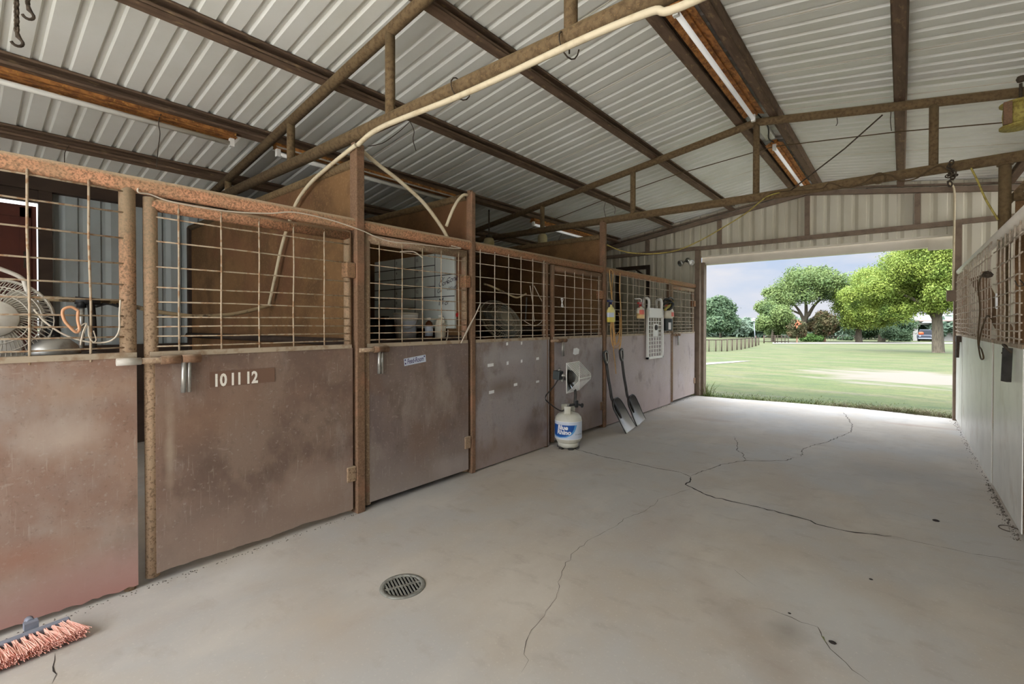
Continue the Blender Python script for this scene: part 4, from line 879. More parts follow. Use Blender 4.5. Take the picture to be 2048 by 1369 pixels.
MB().box(tt.x - .2, tt.x + .2, tt.y - .145, tt.y + .145, zt + .17, zt + .195).box(tt.x - .03, tt.x + .03, tt.y - .03, tt.y + .03, zt + .195, zt + .215).build('lid', M['black'], t, bevel=.006)
rf = aY(914, 631, 3.10)
t = thing('pennant', 'small red tag hanging on the partition beside the whiteboard', 'tag', rf)
MB().prism([(-.016, -.012), (.014, -.016), (.018, .014), (.0, .024), (-.018, .016)], rf, (1, 0, 0), (0, 0, 1), (0, 1, 0), .012).build('cloth', M['red'], t)
MB().tube([rf + Vector((-.005, .006, -.01)), rf + Vector((-.01, .006, -.09))], .004, 6).build('stick', M['wood'], t)
cable('power_cord', [aX(896, 660, -3.2), aX(895, 675, -3.2), aX(892, 684, -3.17), aX(896, 690, -3.14)], .005, 'white_cord', 'white plug cord below the whiteboard corner', 'cord')

# heater stall: wall fan and cords
fc = aX(1003, 642, -3.40)
fan('wall_fan', 'tilted wire cage fan behind the mesh above the sticker panel', fc, (.82, -.12, .56), .27, M['fan_dark'], M['dark_plastic'], 64)
MB().tube([fc + Vector((-.05, .04, -.04)), fc + Vector((-.25, .35, -.10)), Vector((fc.x - .5, 5.66, fc.z - .1))], .02, 8).build('fan_arm', M['iron'], label='dark arm carrying the wire cage fan', cat='bracket')
cable('string', [aX(922, 687, XF + .012), aX(936, 657, XF + .015), aX(950, 632, XF + .014), aX(961, 607, XF + .008), aX(956, 618, XF + .008), aX(948, 636, XF + .012), aX(930, 672, XF + .014)], .005, 'white_cord', 'white string stretched across the second post to the mesh', 'string')
cable('rope', [aX(968, 568, -3.22), aX(985, 574, -3.22), aX(1010, 586, -3.21), aX(1030, 595, -3.2), aX(1040, 594, -3.19), aX(1052, 588, -3.19)], .010, 'hose', 'frayed tan rope hung inside the mesh above the cage fan', 'rope')
cable('string', [aX(1060, 572, -3.14), aX(1063, 592, -3.14), aX(1066, 610, -3.14), aX(1067, 630, -3.14), aX(1069, 644, -3.14)], .004, 'white_cord', 'white string hanging right of the frayed tan rope', 'string')
cable('string', [aX(1068, 572, -3.14), aX(1078, 592, -3.14), aX(1087, 610, -3.14), aX(1088, 630, -3.14), aX(1083, 644, -3.14), aX(1070, 652, -3.14), aX(1058, 648, -3.14), aX(1048, 642, -3.14)], .004, 'white_cord', 'looped white cord beside the mauve panel end post', 'string')
cable('strap', [aX(1053, 595, -3.15), aX(1052, 618, -3.15), aX(1051, 640, -3.15)], .008, 'dark_steel', 'dark strap hanging behind the cage fan mesh', 'strap')
c = aX(1124, 606, XF + .008)
MB().tube(spline([c + Vector((0, -.02, .05)), c + Vector((0, .02, .045)), c + Vector((0, .0, 0)), c + Vector((0, -.012, -.04)), c + Vector((0, .018, -.05)), c + Vector((0, .016, -.03)), c + Vector((0, -.004, .01)), c + Vector((0, -.02, .05))], 5), .005, 6).build('snap_clip', M['white_plastic'], label='white snap clip on the third gate mesh', cat='clip')
for px, py, lab, x in ((1085, 482, 'dusty yellow jar lamp hanging beyond the slim post partition', -5.0), (978, 492, 'dusty jar lamp half hidden behind the salmon top rail', -5.0)):
    c = aX(px, py, x); t = thing('jar_lamp', lab, 'lamp', c, group='jar lamps over the left stalls'); k = 1.0
    MB().lathe([(0, -.13), (.075, -.12), (.085, -.08), (.085, .07), (.07, .11), (.045, .125), (0, .13)], c, 20).build('globe', M['bulb_jar'], t)
    MB().lathe([(0, .12), (.05, .12), (.05, .17), (0, .18)], c, 16).build('cap', M['iron'], t)
    MB().tube([c + Vector((0, 0, .17)), Vector((c.x, c.y, roof_z(c.x) - .02))], .012, 8).build('stem', M['iron'], t)

# ------------------------------------------------------------------ propane tank with heater
tk = Vector((-2.895, 4.475, 0))
t = thing('propane_tank', 'white propane cylinder with blue label standing by the sticker panel', 'tank', tk)
rT = .152
MB().lathe([(.0, .045), (.09, .05), (.13, .075), (rT, .12), (rT, .315), (.145, .35), (.115, .385), (.06, .405), (0, .41)], tk, 40).lathe([(.105, .02), (.115, .02), (.122, .075), (.112, .075)], tk, 32).build('cylinder', M['tank'], t)
mb = MB()
for k in range(6): a = 2 * PI * k / 6 + .3; mb.obox(tk + Vector((.11 * math.cos(a), .11 * math.sin(a), .012)), (.03, .05, .024), Matrix.Rotation(a, 3, 'Z'))
mb.build('foot_tab', M['dark_steel'], t)
va = math.atan2(0 - tk.y, 0 - tk.x)              # bearing of the aisle side
mb = MB()
for a0, a1 in ((va + 2.2, va + 4.1), (va - .5, va + .25)): mb.lathe([(.082, .385), (.094, .395), (.098, .475), (.094, .478), (.09, .40)], tk, 18, a0, a1)
mb.build('collar', M['tank'], t)
vb = MB().lathe([(0, .40), (.022, .40), (.022, .44), (.015, .45), (.015, .49), (0, .49)], tk, 14).build('valve', M['steel'], t)
def wrap(pts, rr, z0, ang):                       # flat artwork laid round the cylinder
    return [tk + Vector((rr * math.cos(ang + p[0] / rr), rr * math.sin(ang + p[0] / rr), z0 + p[1])) for p in pts]
def wrap_poly(outline, rr, z0, ang, nx=26):
    xs = [p[0] for p in outline]; x0, x1 = min(xs), max(xs); mb = MB(); vs = []; fs = []
    def span(x):
        z = []
        for a, b in zip(outline, outline[1:] + outline[:1]):
            if (a[0] - x) * (b[0] - x) <= 0 and a[0] != b[0]: z.append(a[1] + (b[1] - a[1]) * (x - a[0]) / (b[0] - a[0]))
        return (min(z), max(z)) if z else (0, 0)
    for k in range(nx + 1):
        x = x0 + (x1 - x0) * min(max(k / nx, .001), .999); lo, hi = span(x); vs += wrap([(x, lo), (x, hi)], rr, z0, ang)
    for k in range(nx): fs.append((2 * k, 2 * k + 2, 2 * k + 3, 2 * k + 1))
    return vs, fs
la = va - .02
lb = MB().lathe([(rT + .0008, .125), (rT + .0008, .312)], tk, 36, la - 1.55, la + 1.55).build('label', M['label_white'], t, label='silver-white wrap label')
vs, fs = wrap_poly([(-.26, .03), (-.10, .012), (-.02, .02), (.045, .05), (.085, .095), (.105, .155), (-.26, .155)], rT + .0014, .125, la); MB().raw(vs, fs, True).build('light_swoosh', M['label_cyan'], lb)
vs, fs = wrap_poly([(-.26, .045), (-.10, .022), (-.03, .03), (.028, .058), (.062, .10), (.078, .155), (-.26, .155)], rT + .0020, .125, la); MB().raw(vs, fs, True).build('blue_swoosh', M['label_blue'], lb)
mb = MB()
for s, x, z, sz in (('Blue', -.128, .106, .066), ('Rhino', -.136, .054, .066)):
    v, f = text_mesh(s, sz, 0, shear=.12, bold=.0024); mb.raw(wrap([(x + p.x * 1.08, z + p.y) for p in v], rT + .0027, .125, la), f)
mb.build('lettering', M['ink_white'], lb, label='white brand lettering')
mb = MB()
for z in (.315, .122): mb.lathe([(rT + .0014, z - .003), (rT + .0014, z + .003)], tk, 36, la - 1.55, la + 1.55)
v, f = text_mesh('Cleaner burning propane', .012, 0); mb.raw(wrap([(-.11 + p.x, .172 + p.y) for p in v], rT + .0024, .125, la), f)
mb.build('label_border', M['ink_white'], lb)
mb = MB(); v, f = text_mesh('O  exchange', .02, 0); mb.raw(wrap([(.085 + p.x, .045 + p.y) for p in v], rT + .0018, .125, la), f); mb.build('small_print', M['dark_steel'], lb)
# heater screwed to the tank valve
hz = .80; hc = Vector((-2.87, 4.50, hz))
t = thing('propane_heater', 'radiant heater with white wire guard mounted on the propane cylinder', 'heater', tk + Vector((0, 0, .49)))
mb = MB(); mb.tube(spline([tk + Vector((.055, .05, .50)), tk + Vector((.06, .055, .60)), tk + Vector((.05, .045, .67)), tk + Vector((.0, .0, .76)), hc + Vector((-.06, -.06, -.02))]), .016, 10); mb.build('stem', M['dark_steel'], t)
MB().tube([tk + Vector((0, 0, .475)), tk + Vector((.07, .06, .49))], .014, 10).tube([tk + Vector((.07, .06, .455)), tk + Vector((.07, .06, .53))], .022, 10).tube([tk + Vector((.07, .06, .49)), tk + Vector((.12, .10, .475))], .012, 10).build('regulator', M['black'], t)
MB().lathe([(0, 0), (.02, 0), (.026, .008), (.026, .018), (.02, .026), (0, .026)], tk + Vector((.11, .092, .478)), 14, axis=(.75, .64, -.2)).build('control_knob', M['black'], t)
bxc = hc + Vector((-.115, -.10, .02))
MB().obox(bxc, (.085, .085, .10), Matrix.Rotation(.12, 3, 'Y')).build('control_box', M['dark_plastic'], t, bevel=.006)
MB().tube([bxc, hc + Vector((-.02, -.01, .015))], .022, 12).tube([bxc + Vector((0, 0, .045)), bxc + Vector((.02, .02, .075))], .012, 8).tube([bxc + Vector((.03, .03, -.05)), bxc + Vector((.04, .03, -.08))], .012, 8).build('burner_tube', M['steel'], t)
MB().tube(spline([bxc + Vector((.0, .0, -.05)), bxc + Vector((-.03, -.03, -.12)), bxc + Vector((-.10, -.10, -.24)), bxc + Vector((-.085, -.085, -.30)), tk + Vector((-.05, -.08, .42)), tk + Vector((-.01, -.015, .46))]), .007, 8).build('gas_hose', M['black_cord'], t)
# reflector dish faces along +x, guard bowed out in a ridge
X_ = Vector((1, .12, 0)).normalized(); Y_ = Vector((-.12, 1, 0)).normalized(); Z_ = Vector((0, 0, 1)); hw, hh = .165, .165
def hp(x, y, z): return hc + X_ * x + Y_ * y + Z_ * z
vs = []; fs = []; n = 8
for i in range(n + 1):
    for j in range(n + 1):
        u = -1 + 2 * i / n; w = -1 + 2 * j / n; vs.append(hp(.02 - .05 * (1 - u * u) * (1 - w * w), u * hw, w * hh))
for i in range(n):
    for j in range(n): fs.append((i * (n + 1) + j, (i + 1) * (n + 1) + j, (i + 1) * (n + 1) + j + 1, i * (n + 1) + j + 1))
MB().raw(vs, fs, True).build('reflector', M['silver'], t)
MB().lathe([(0, 0), (.07, 0), (.075, .02), (.06, .045), (0, .05)], hp(-.02, 0, 0), 20, axis=X_).build('burner', M['dark_steel'], t)
mb = MB(); mb.tube([hp(.02, -hw, -hh), hp(.02, hw, -hh), hp(.02, hw, hh), hp(.02, -hw, hh)], .006, 8, closed=True)
for k in range(10):
    y = -hw + 2 * hw * k / 9; mb.tube([hp(.02, y, hh), hp(.16, y, .03), hp(.165, y, 0), hp(.16, y, -.03), hp(.02, y, -hh)], .0026, 6)
mb.tube([hp(.165, -hw, 0), hp(.165, hw, 0)], .005, 6); mb.build('wire_guard', M['white_plastic'], t)

# ------------------------------------------------------------------ shovels
def shovel(tip, heel, top, label, wid=.33):
    tip, heel, top = Vector(tip), Vector(heel), Vector(top)
    t = thing('scoop_shovel', label, 'shovel', tip, group='black scoop shovels leaning on the pale panel')
    B = heel - tip; bl = B.length; B.normalize(); Xs = Vector((0, 1, 0)); Xs = (Xs - B * Xs.dot(B)).normalized(); Nb = Xs.cross(B)
    if Nb.x < 0: Nb = -Nb
    nu, nv = 14, 14
    def pt(u, s, off=0):
        w = wid / 2 * (1 - .12 * s) * (1 if s < .70 else math.sqrt(max(.02, 1 - ((s - .70) / .32) ** 2)))
        y = .060 * abs(u) ** 2.4 * min(1, .35 + 1.2 * s) - .018 * math.sin(PI * s) + .05 * max(0, s - .75) ** 1.0
        return tip + B * (bl * s) + Xs * (u * w) + Nb * (y + off + .004)
    def blade(off): return [pt(-1 + 2 * i / nu, j / nv, off) for j in range(nv + 1) for i in range(nu + 1)]
    fs = [(j * (nu + 1) + i, j * (nu + 1) + i + 1, (j + 1) * (nu + 1) + i + 1, (j + 1) * (nu + 1) + i) for j in range(nv) for i in range(nu)]
    MB().raw(blade(0), fs, True).build('blade_face', M['shovel_worn'], t, label='scuffed grey inner face')
    MB().raw(blade(-.008), [q[::-1] for q in fs], True).build('blade_back', M['shovel'], t)
    MB().tube([pt(-1, j / nv, -.004) for j in range(nv + 1)] + [pt(1, j / nv, -.004) for j in range(nv + 1)][::-1], .0075, 6).build('blade_rim', M['shovel'], t)
    D = (top - heel).normalized(); Sx = Xs; L = (top - heel).length
    def q(x, n, l): return heel + D * l + Sx * x + Nb * n
    MB().tube(spline([pt(0, .42, .004), pt(0, .8, .010), q(0, .012, .03), q(0, .008, .14), q(0, 0, .3), q(0, 0, L - .17)]), [.010, .014, .018] + [.0195] * 38, 10).build('shaft', M['shovel'], t)
    MB().tube(spline([q(0, 0, L - .18), q(-.046, .004, L - .12), q(-.056, .006, L - .04), q(-.044, .006, L - .01), q(0, .006, L), q(.044, .006, L - .01), q(.056, .006, L - .04), q(.046, .004, L - .12), q(0, 0, L - .18)], 6), .015, 8).build('grip', M['shovel'], t)
    MB().tube(spline([q(0, .016, L - .165), q(-.034, .02, L - .115), q(-.042, .022, L - .045), q(-.03, .022, L - .024), q(0, .022, L - .016), q(.03, .022, L - .024), q(.042, .022, L - .045), q(.034, .02, L - .115), q(0, .016, L - .165)], 6), .0045, 6).build('grip_edge', M['white_edge'], t, label='scuffed pale grip edge')
shovel((-2.716, 5.665, .006), (-2.955, 5.61, .38), (-3.035, 5.58, 1.03), 'left black scoop shovel leaning just right of the slim post')
shovel((-2.80, 6.165, .006), (-2.965, 6.08, .37), (-3.035, 6.03, 1.04), 'right black scoop shovel leaning under the amber cord')

# ------------------------------------------------------------------ things hung on the far mesh
def trigger(mb, c, ty, m=None):
    mb.tube([c + Vector((0, 0, 0)), c + Vector((0, 0, .035))], .016, 10)
    mb.obox(c + Vector((.0, ty * .025, .05)), (.03, .10, .03)); mb.tube([c + Vector((0, ty * .02, .04)), c + Vector((0, ty * .045, .01)), c + Vector((0, ty * .05, -.03))], .007, 6)
    mb.tube([c + Vector((0, ty * .07, .05)), c + Vector((0, ty * .095, .05))], .012, 8)
xs = XF + .07
a = aX(1222, 645, xs)
t = thing('spray_bottle', 'yellow spray bottle with navy trigger hanging by the slim post', 'spray bottle', a)
mb = MB(); prof = [(0, 0), (.052, .0), (.058, .01), (.058, .13), (.045, .165), (.017, .195), (.015, .215)]
mb.T = Matrix.Translation(a) @ Matrix.Diagonal((.75, 1.5, 1.12, 1)); mb.lathe(prof, n=24); mb.build('bottle', M['glass_yellow'], t)
mb = MB(); trigger(mb, a + Vector((0, 0, .235)), -1); mb.build('trigger', M['navy'], t)
mb = MB(); mb.T = Matrix.Translation(a) @ Matrix.Diagonal((.76, 1.51, 1.12, 1)); mb.lathe([(.0585, .06), (.0585, .115)], n=18, a0=-2.2, a1=.0); mb.build('label', M['label_white'], t, label='washed-out pale label')
MB().tube(spline([a + Vector((0, .01, .27)), a + Vector((-.05, .03, .33)), Vector((XF, a.y + .03, a.z + .26))], 5), .003, 5).build('hanging_wire', M['white_cord'], t)
xe = XF + .035
pts = [aX(1219, 548, xe), aX(1222, 570, xe), aX(1225, 590, xe), aX(1224, 612, xe)]
t = thing('extension_cord', 'amber extension cord looped over the rail behind the yellow spray bottle', 'cord', aX(1234, 690, xe))
MB().tube(spline([aX(1225, 610, xe), aX(1222, 585, xe), aX(1219, 545, xe + .05), aX(1222, 540, xe + .02), aX(1226, 548, xe), aX(1224, 572, xe), aX(1224, 605, xe)]), .006, 6).build('hanging_loop', M['orange_cord'], t)
rnd = random.Random(2); mb = MB()
for k in range(7):
    l = 1221 + k * 1.1; r_ = 1243 - k * .6; d = 668 + rnd.uniform(0, 30); xx = xe + .004 * k
    mb.tube(spline([aX(1232 - k, 626, xx), aX(l, 648, xx), aX(l + 3, d - 8, xx), aX(1232, d, xx), aX(r_ - 2, d - 10, xx), aX(r_, 648, xx), aX(1236 + k * .3, 626, xx)], 6), .0042, 6)
mb.build('coil', M['orange_cord'], t)
MB().tube(spline([aX(1240, 546, xe), aX(1239, 580, xe), aX(1242, 620, xe), aX(1243, 660, xe + .02), aX(1241, 690, xe + .02), aX(1238, 700, xe)]), .006, 6).tube(spline([aX(1226, 670, xe), aX(1227, 700, xe), aX(1230, 725, xe), aX(1232, 748, xe)]), .006, 6).build('tail', M['orange_cord'], t)
xs = XF + .10; a = aX(1281, 638, xs)
t = thing('spray_bottle', 'clear spray bottle with red trigger hung left of the white rack', 'spray bottle', a)
mb = MB(); mb.T = Matrix.Translation(a) @ Matrix.Diagonal((.85, 1.2, 1.05, 1)); mb.lathe([(0, 0), (.055, 0), (.062, .012), (.066, .10), (.058, .145), (.03, .165), (.018, .175), (0, .175)], n=24); mb.build('bottle', M['bottle_pale'], t)
mb = MB(); mb.T = Matrix.Translation(a) @ Matrix.Diagonal((.86, 1.21, 1.05, 1)); mb.lathe([(.0565, .004), (.0632, .012), (.0655, .075)], n=24); mb.build('fluid', M['amber'], t, label='amber liquid')
mb = MB(); mb.T = Matrix.Translation(a) @ Matrix.Diagonal((.87, 1.22, 1.05, 1)); mb.lathe([(.0657, .06), (.0660, .10), (.062, .125)], n=10, a0=-1.3, a1=.1); mb.build('label', M['pink'], t, label='faded red and white label')
mb = MB(); trigger(mb, a + Vector((0, 0, .18)), -1); mb.build('trigger', M['red'], t)
MB().tube(spline([a + Vector((0, 0, .235)), a + Vector((0, .01, .29)), Vector((XF, a.y + .02, a.z + .30))], 5), .009, 8).build('hanging_hook', M['white_plastic'], t)
# white folding rack with a grid of holes
t = thing('hanging_rack', 'white plastic grid rack hooked over the pale panel mesh', 'rack', (XF + .03, 7.26, .84))
y0, y1, z0, z1, xr = 6.955, 7.575, .845, 1.62, XF + .022
mb = MB(); nc, nr = 5, 10; by = [y0 + .05 + (y1 - y0 - .10) * k / nc for k in range(nc + 1)]; gzz = [z0 + .03 + (1.50 - z0 - .03) * k / nr for k in range(nr + 1)]
for y in by: mb.box(xr, xr + .014, y - .0065, y + .0065, z0, 1.50)
for z in gzz: mb.box(xr, xr + .014, y0, y1, z - .0055, z + .0055)
mb.box(xr - .004, xr + .03, y0, y0 + .035, z0, z1).box(xr - .004, xr + .03, y1 - .035, y1, z0, z1).box(xr - .004, xr + .03, y0, y1, z0, z0 + .03)
mb.build('grid', M['white_plastic'], t)
MB().box(xr - .004, xr + .03, y0 + .01, y1 - .01, 1.50, z1 + .03).build('header_plate', M['white_plastic'], t, bevel=.006)
MB().box(xr + .005, xr + .022, 7.18, 7.36, 1.20, 1.40).build('centre_plate', M['white_plastic'], t)
MB().lathe([(0, 0), (.045, 0), (.04, .02), (0, .03)], (xr + .022, 7.27, 1.34), 12, axis=(1, 0, 0)).build('clasp', M['dark_steel'], t)
for y in (y0 + .05, y1 - .06):
    MB().tube(spline([(xr + .012, y, 1.60), (xr + .02, y, 1.74), (xr - .005, y, 1.80), (XF - .045, y, 1.78), (XF - .05, y, 1.66)], 5), .022, 8).build('hook', M['white_plastic'], t)
# bundle hung near the far end post
xb = XF + .06; a = aX(1336, 662, xb)
t = thing('fly_spray_bottle', 'red and white spray bottle with dark label hung by the last gate', 'spray bottle', a)
MB(Matrix.Translation(a)).lathe([(0, 0), (.07, 0), (.075, .01), (.075, .16), (.07, .2), (.055, .215), (0, .22)], n=20).build('bottle', M['dark_plastic'], t)
MB(Matrix.Translation(a)).lathe([(.0756, .02), (.0756, .14)], n=8, a0=-1.1, a1=-.5).build('label', M['ink_white'], t)
MB(Matrix.Translation(a)).lathe([(.06, .2), (.095, .24), (.09, .33), (.05, .40), (.03, .43), (0, .43)], n=18).build('upper_bottle', M['bottle_pale'], t)
mb = MB(); trigger(mb, a + Vector((0, 0, .37)), -1); mb.build('trigger', M['pink'], t)
mb = MB(Matrix.Translation(a)); mb.lathe([(.097, .24), (.0925, .31)], n=10, a0=-.6, a1=.4); mb.build('upper_label', M['pink'], t)
c = aX(1334, 610, xb)
t = thing('strap_bundle', 'black and yellow strap bundle with a dark hook by the last gate', 'strap', c)
mb = MB(); rnd = random.Random(5)
for k in range(4): R = Euler((rnd.uniform(0, 1), rnd.uniform(0, 3), rnd.uniform(0, 3))).to_matrix(); mb.tube([c + R @ Vector((.0 + .1 * math.cos(2 * PI * j / 14), .085 * math.sin(2 * PI * j / 14), .01 * k)) for j in range(14)], .016, 6, closed=True)
mb.build('loops', M['black'], t)
MB().tube(spline([aX(1330, 620, xb + .04), aX(1337, 613, xb + .05), aX(1343, 610, xb + .05), aX(1346, 604, xb + .03)]), .02, 8).build('yellow_strap', M['yellow_cord'], t)
MB().tube(spline([aX(1337, 597, xb), aX(1342, 596, xb), aX(1346, 600, xb), aX(1346, 610, xb), aX(1342, 616, xb)]), .014, 8).build('hook', M['dark_steel'], t)
# cords on the right mesh
xw = XW - .02
cable('rope_halter', [aX(1972, 545, xw), aX(1962, 555, xw), aX(1957, 572, xw), aX(1958, 592, xw), aX(1960, 620, xw), aX(1958, 650, xw), aX(1956, 680, xw), aX(1958, 700, xw), aX(1962, 718, xw), aX(1967, 716, xw), aX(1963, 700, xw), aX(1958, 690, xw), aX(1962, 665, xw), aX(1970, 640, xw), aX(1976, 632, xw), aX(1985, 640, xw + .02)], .0065, 'brown_cord', 'dark rope looped through the bent right mesh', 'rope')
wire_bit([aX(2030, 562, xw), aX(2036, 572, xw - .02), aX(2048, 570, xw), aX(2040, 560, xw)], 'twisted wire on the right edge gate mesh')
c = aX(1975, 550, xw); MB().lathe([(0, -.03), (.03, -.02), (.04, 0), (.02, .03), (0, .035)], c, 10).build('rope_knot', M['iron'], label='dark knot where rope meets the bent right mesh', cat='knot')
MB().prism([(-.03, -.06), (.02, -.05), (.03, .04), (.0, .07), (-.03, .03)], aX(1991, 604, XW - .012), (0, 1, 0), (0, 0, 1), (1, 0, 0), .01).build('paper_tag', M['ink_white'], label='white paper scrap beside the tall right post', cat='paper')

# ------------------------------------------------------------------ floor drain and push broom
dc = Vector((-2.035, 1.535, 0)); r = .118
t = thing('floor_drain', 'round slotted grey drain cover set in the concrete', 'drain', dc)
MB().lathe([(0, .0008), (r * .93, .0008)], dc, 36).build('pit', M['pit'], t)
MB().lathe([(r * .80, .001), (r * .80, .006), (r, .006), (r * 1.02, .001)], dc, 44).build('rim', M['drain'], t)
an = math.radians(68); ex = Vector((math.cos(an), math.sin(an), 0)); ey = Vector((-ex.y, ex.x, 0)); mb = MB(); n = 11
R = Matrix((ex, ey, Vector((0, 0, 1)))).transposed()
for k in range(n + 1):
    q = -r * .82 + 2 * r * .82 * k / n; hwid = math.sqrt(max(1e-6, (r * .84) ** 2 - q * q)); mb.obox(dc + ex * q + Vector((0, 0, .0032)), (.0085, 2 * hwid, .005), R)
mb.obox(dc + Vector((0, 0, .0034)), (2 * r * .8, .014, .005), R); mb.build('grate', M['drain'], t)

b1 = aZ(140, 1243, .045); b0 = aZ(0, 1296, .045); d = (b1 - b0).normalized(); b0 = b1 - d * .62; nn = Vector((d.y, -d.x, 0))
t = thing('push_broom', 'push broom head with salmon bristles lying by the nearest panel', 'broom', b0.lerp(b1, .5) * 1)
R = Matrix((d, nn, Vector((0, 0, 1)))).transposed()
mid = b0.lerp(b1, .5); mid.z = 0
MB().obox(mid + Vector((0, 0, .036)), ((b1 - b0).length, .030, .062), R).build('block', M['broom_grey'], t, bevel=.008)
k0 = aZ(62, 1262, .05)
MB().obox(Vector((k0.x, k0.y, .075)) - nn * .002, (.045, .034, .03), R).tube([Vector((k0.x, k0.y, .08)) - nn * .01, Vector((k0.x, k0.y, .08)) - nn * .05], .016, 10).build('handle_socket', M['broom_grey'], t)
rnd = random.Random(11); mb = MB(); L = (b1 - b0).length; nt = 26
for k in range(nt):
    s = (k + .5) / nt
    for row in range(3):
        root = b0 + d * (L * s) + nn * .014; root.z = .020 + .018 * row
        for q in range(26):
            fan_ = d * ((s - .5) * .07 + rnd.gauss(0, .012)); le = .115 + rnd.gauss(0, .006); dz = -.006 * row + rnd.gauss(0, .006)
            e = root + nn * le + fan_ + Vector((0, 0, dz)); e.z = max(.004, e.z); j = Vector((rnd.gauss(0, .0025), rnd.gauss(0, .0025), rnd.gauss(0, .003))) + root
            m_ = j.lerp(e, .6) + Vector((0, 0, .004)); w = d * .0016; u = Vector((0, 0, .0016))
            vs = []
            for p in (j, m_, e): vs += [p - w, p + u, p + w]
            mb.raw(vs, [(0, 3, 4, 1), (1, 4, 5, 2), (3, 6, 7, 4), (4, 7, 8, 5)])
mb.build('bristles', M['bristle'], t, kind='stuff')
rnd = random.Random(3)
for px, py, s, lab in ((1872, 1043, .022, 'dark pebble of dirt on the floor right of the long crack'), (1665, 1287, .016, 'dark clod on the foreground concrete'), (1742, 1160, .010, 'tiny dark crumb on the concrete right of centre'), (1579, 1228, .008, 'tiny crumb beside the foreground crack')):
    c = aZ(px, py); mb = MB(Matrix.Translation(c) @ Matrix.Diagonal((1, .7, .5, 1))); mb.lathe([(0, 0), (s * .8, .0), (s, s * .5), (s * .5, s), (0, s * 1.1)], n=7); mb.build('dirt_clod', M['crack_dark'], label=lab, cat='dirt')
c = aZ(1648, 1280); mb = MB(); mb.raw([c + Vector((-.05, .03, .001)), c + Vector((.0, .0, .012)), c + Vector((.012, -.03, .002)), c + Vector((-.012, .005, .010))], [(0, 1, 3), (1, 2, 3)]); mb.build('straw_leaf', M['dry_grass'], label='dry grass blade on the foreground crack', cat='leaf')
MB().tube([aZ(2018, 1058, .004) + Vector((.05 * math.cos(2 * PI * k / 16), .06 * math.sin(2 * PI * k / 16), 0)) for k in range(13)], .003, 5).build('loose_wire', M['iron'], label='wire ring lying on the floor at the right edge', cat='wire')
# dirt drifted along the right foot of the sheets
rnd = random.Random(8); mb = MB()
for k in range(500):
    y = rnd.uniform(4.4, 5.8) if k < 320 else rnd.uniform(5.8, 9.2); s = rnd.uniform(.002, .008); c = Vector((XW - abs(rnd.gauss(0, .02)) - .004, y, 0)); a = rnd.uniform(0, 6)
    mb.raw([c + Vector((s * math.cos(a + q * 2.1), s * math.sin(a + q * 2.1), .0)) for q in range(3)] + [c + Vector((0, 0, s * .8))], [(0, 1, 3), (1, 2, 3), (2, 0, 3)])
for k in range(500):
    y = rnd.uniform(.0, 1.9) if k < 160 else rnd.uniform(6.2, 9.2); s = rnd.uniform(.002, .006); c = Vector((XF + abs(rnd.gauss(0, .02)) + .004, y, 0)); a = rnd.uniform(0, 6)
    mb.raw([c + Vector((s * math.cos(a + q * 2.1), s * math.sin(a + q * 2.1), .0)) for q in range(3)] + [c + Vector((0, 0, s * .8))], [(0, 1, 3), (1, 2, 3), (2, 0, 3)])
mb.build('dirt_crumbs', M['crack'], kind='stuff', label='dark dirt crumbs gathered along the foot of the stall fronts', cat='dirt')
# ------------------------------------------------------------------ outside
mb = MB(); vs = []; fs = []
ys = [9.2, 10, 14, 20, 40, 80, 160, 320, 700]; xs_ = [-700, -160, -40, -7, 5, 40, 160, 500]
for y in ys:
    for x in xs_: vs.append((x, y, gz(y) if y >= 10 else -.03))
for j in range(len(ys) - 1):
    for i in range(len(xs_) - 1): a = j * len(xs_) + i; fs.append((a, a + 1, a + 1 + len(xs_), a + len(xs_)))
mb.raw(vs, fs); mb.build('lawn', M['lawn'], kind='structure')
mb = MB()
for x0, x1, y0, y1 in ((-60, 60, -60, YB), (-60, XOL - .1, YB, 9.2), (XOR + .1, 60, YB, 9.2)): mb.raw([(x0, y0, -.05), (x1, y0, -.05), (x1, y1, -.05), (x0, y1, -.05)], [(0, 1, 2, 3)])
mb.build('yard', M['gravel'], kind='structure')  # unseen ground, kept very pale to bounce sunlight into the barn
a = aG(1545, 688.5); b = aG(2100, 688.5); a2 = aG(1545, 685.6); b2 = aG(2100, 685.6)
MB().raw([v + Vector((0, 0, .03)) for v in (a, b, b2, a2)], [(0, 1, 2, 3)]).build('driveway', M['path_gravel'], kind='structure')
a = [aG(1405, 727), aG(1470, 723), aG(1505, 722.5), aG(1470, 726), aG(1405, 731)]
MB().raw([v + Vector((0, 0, .012)) for v in a], [(0, 1, 2, 3, 4)]).build('footpath', M['path_gravel'], kind='structure')

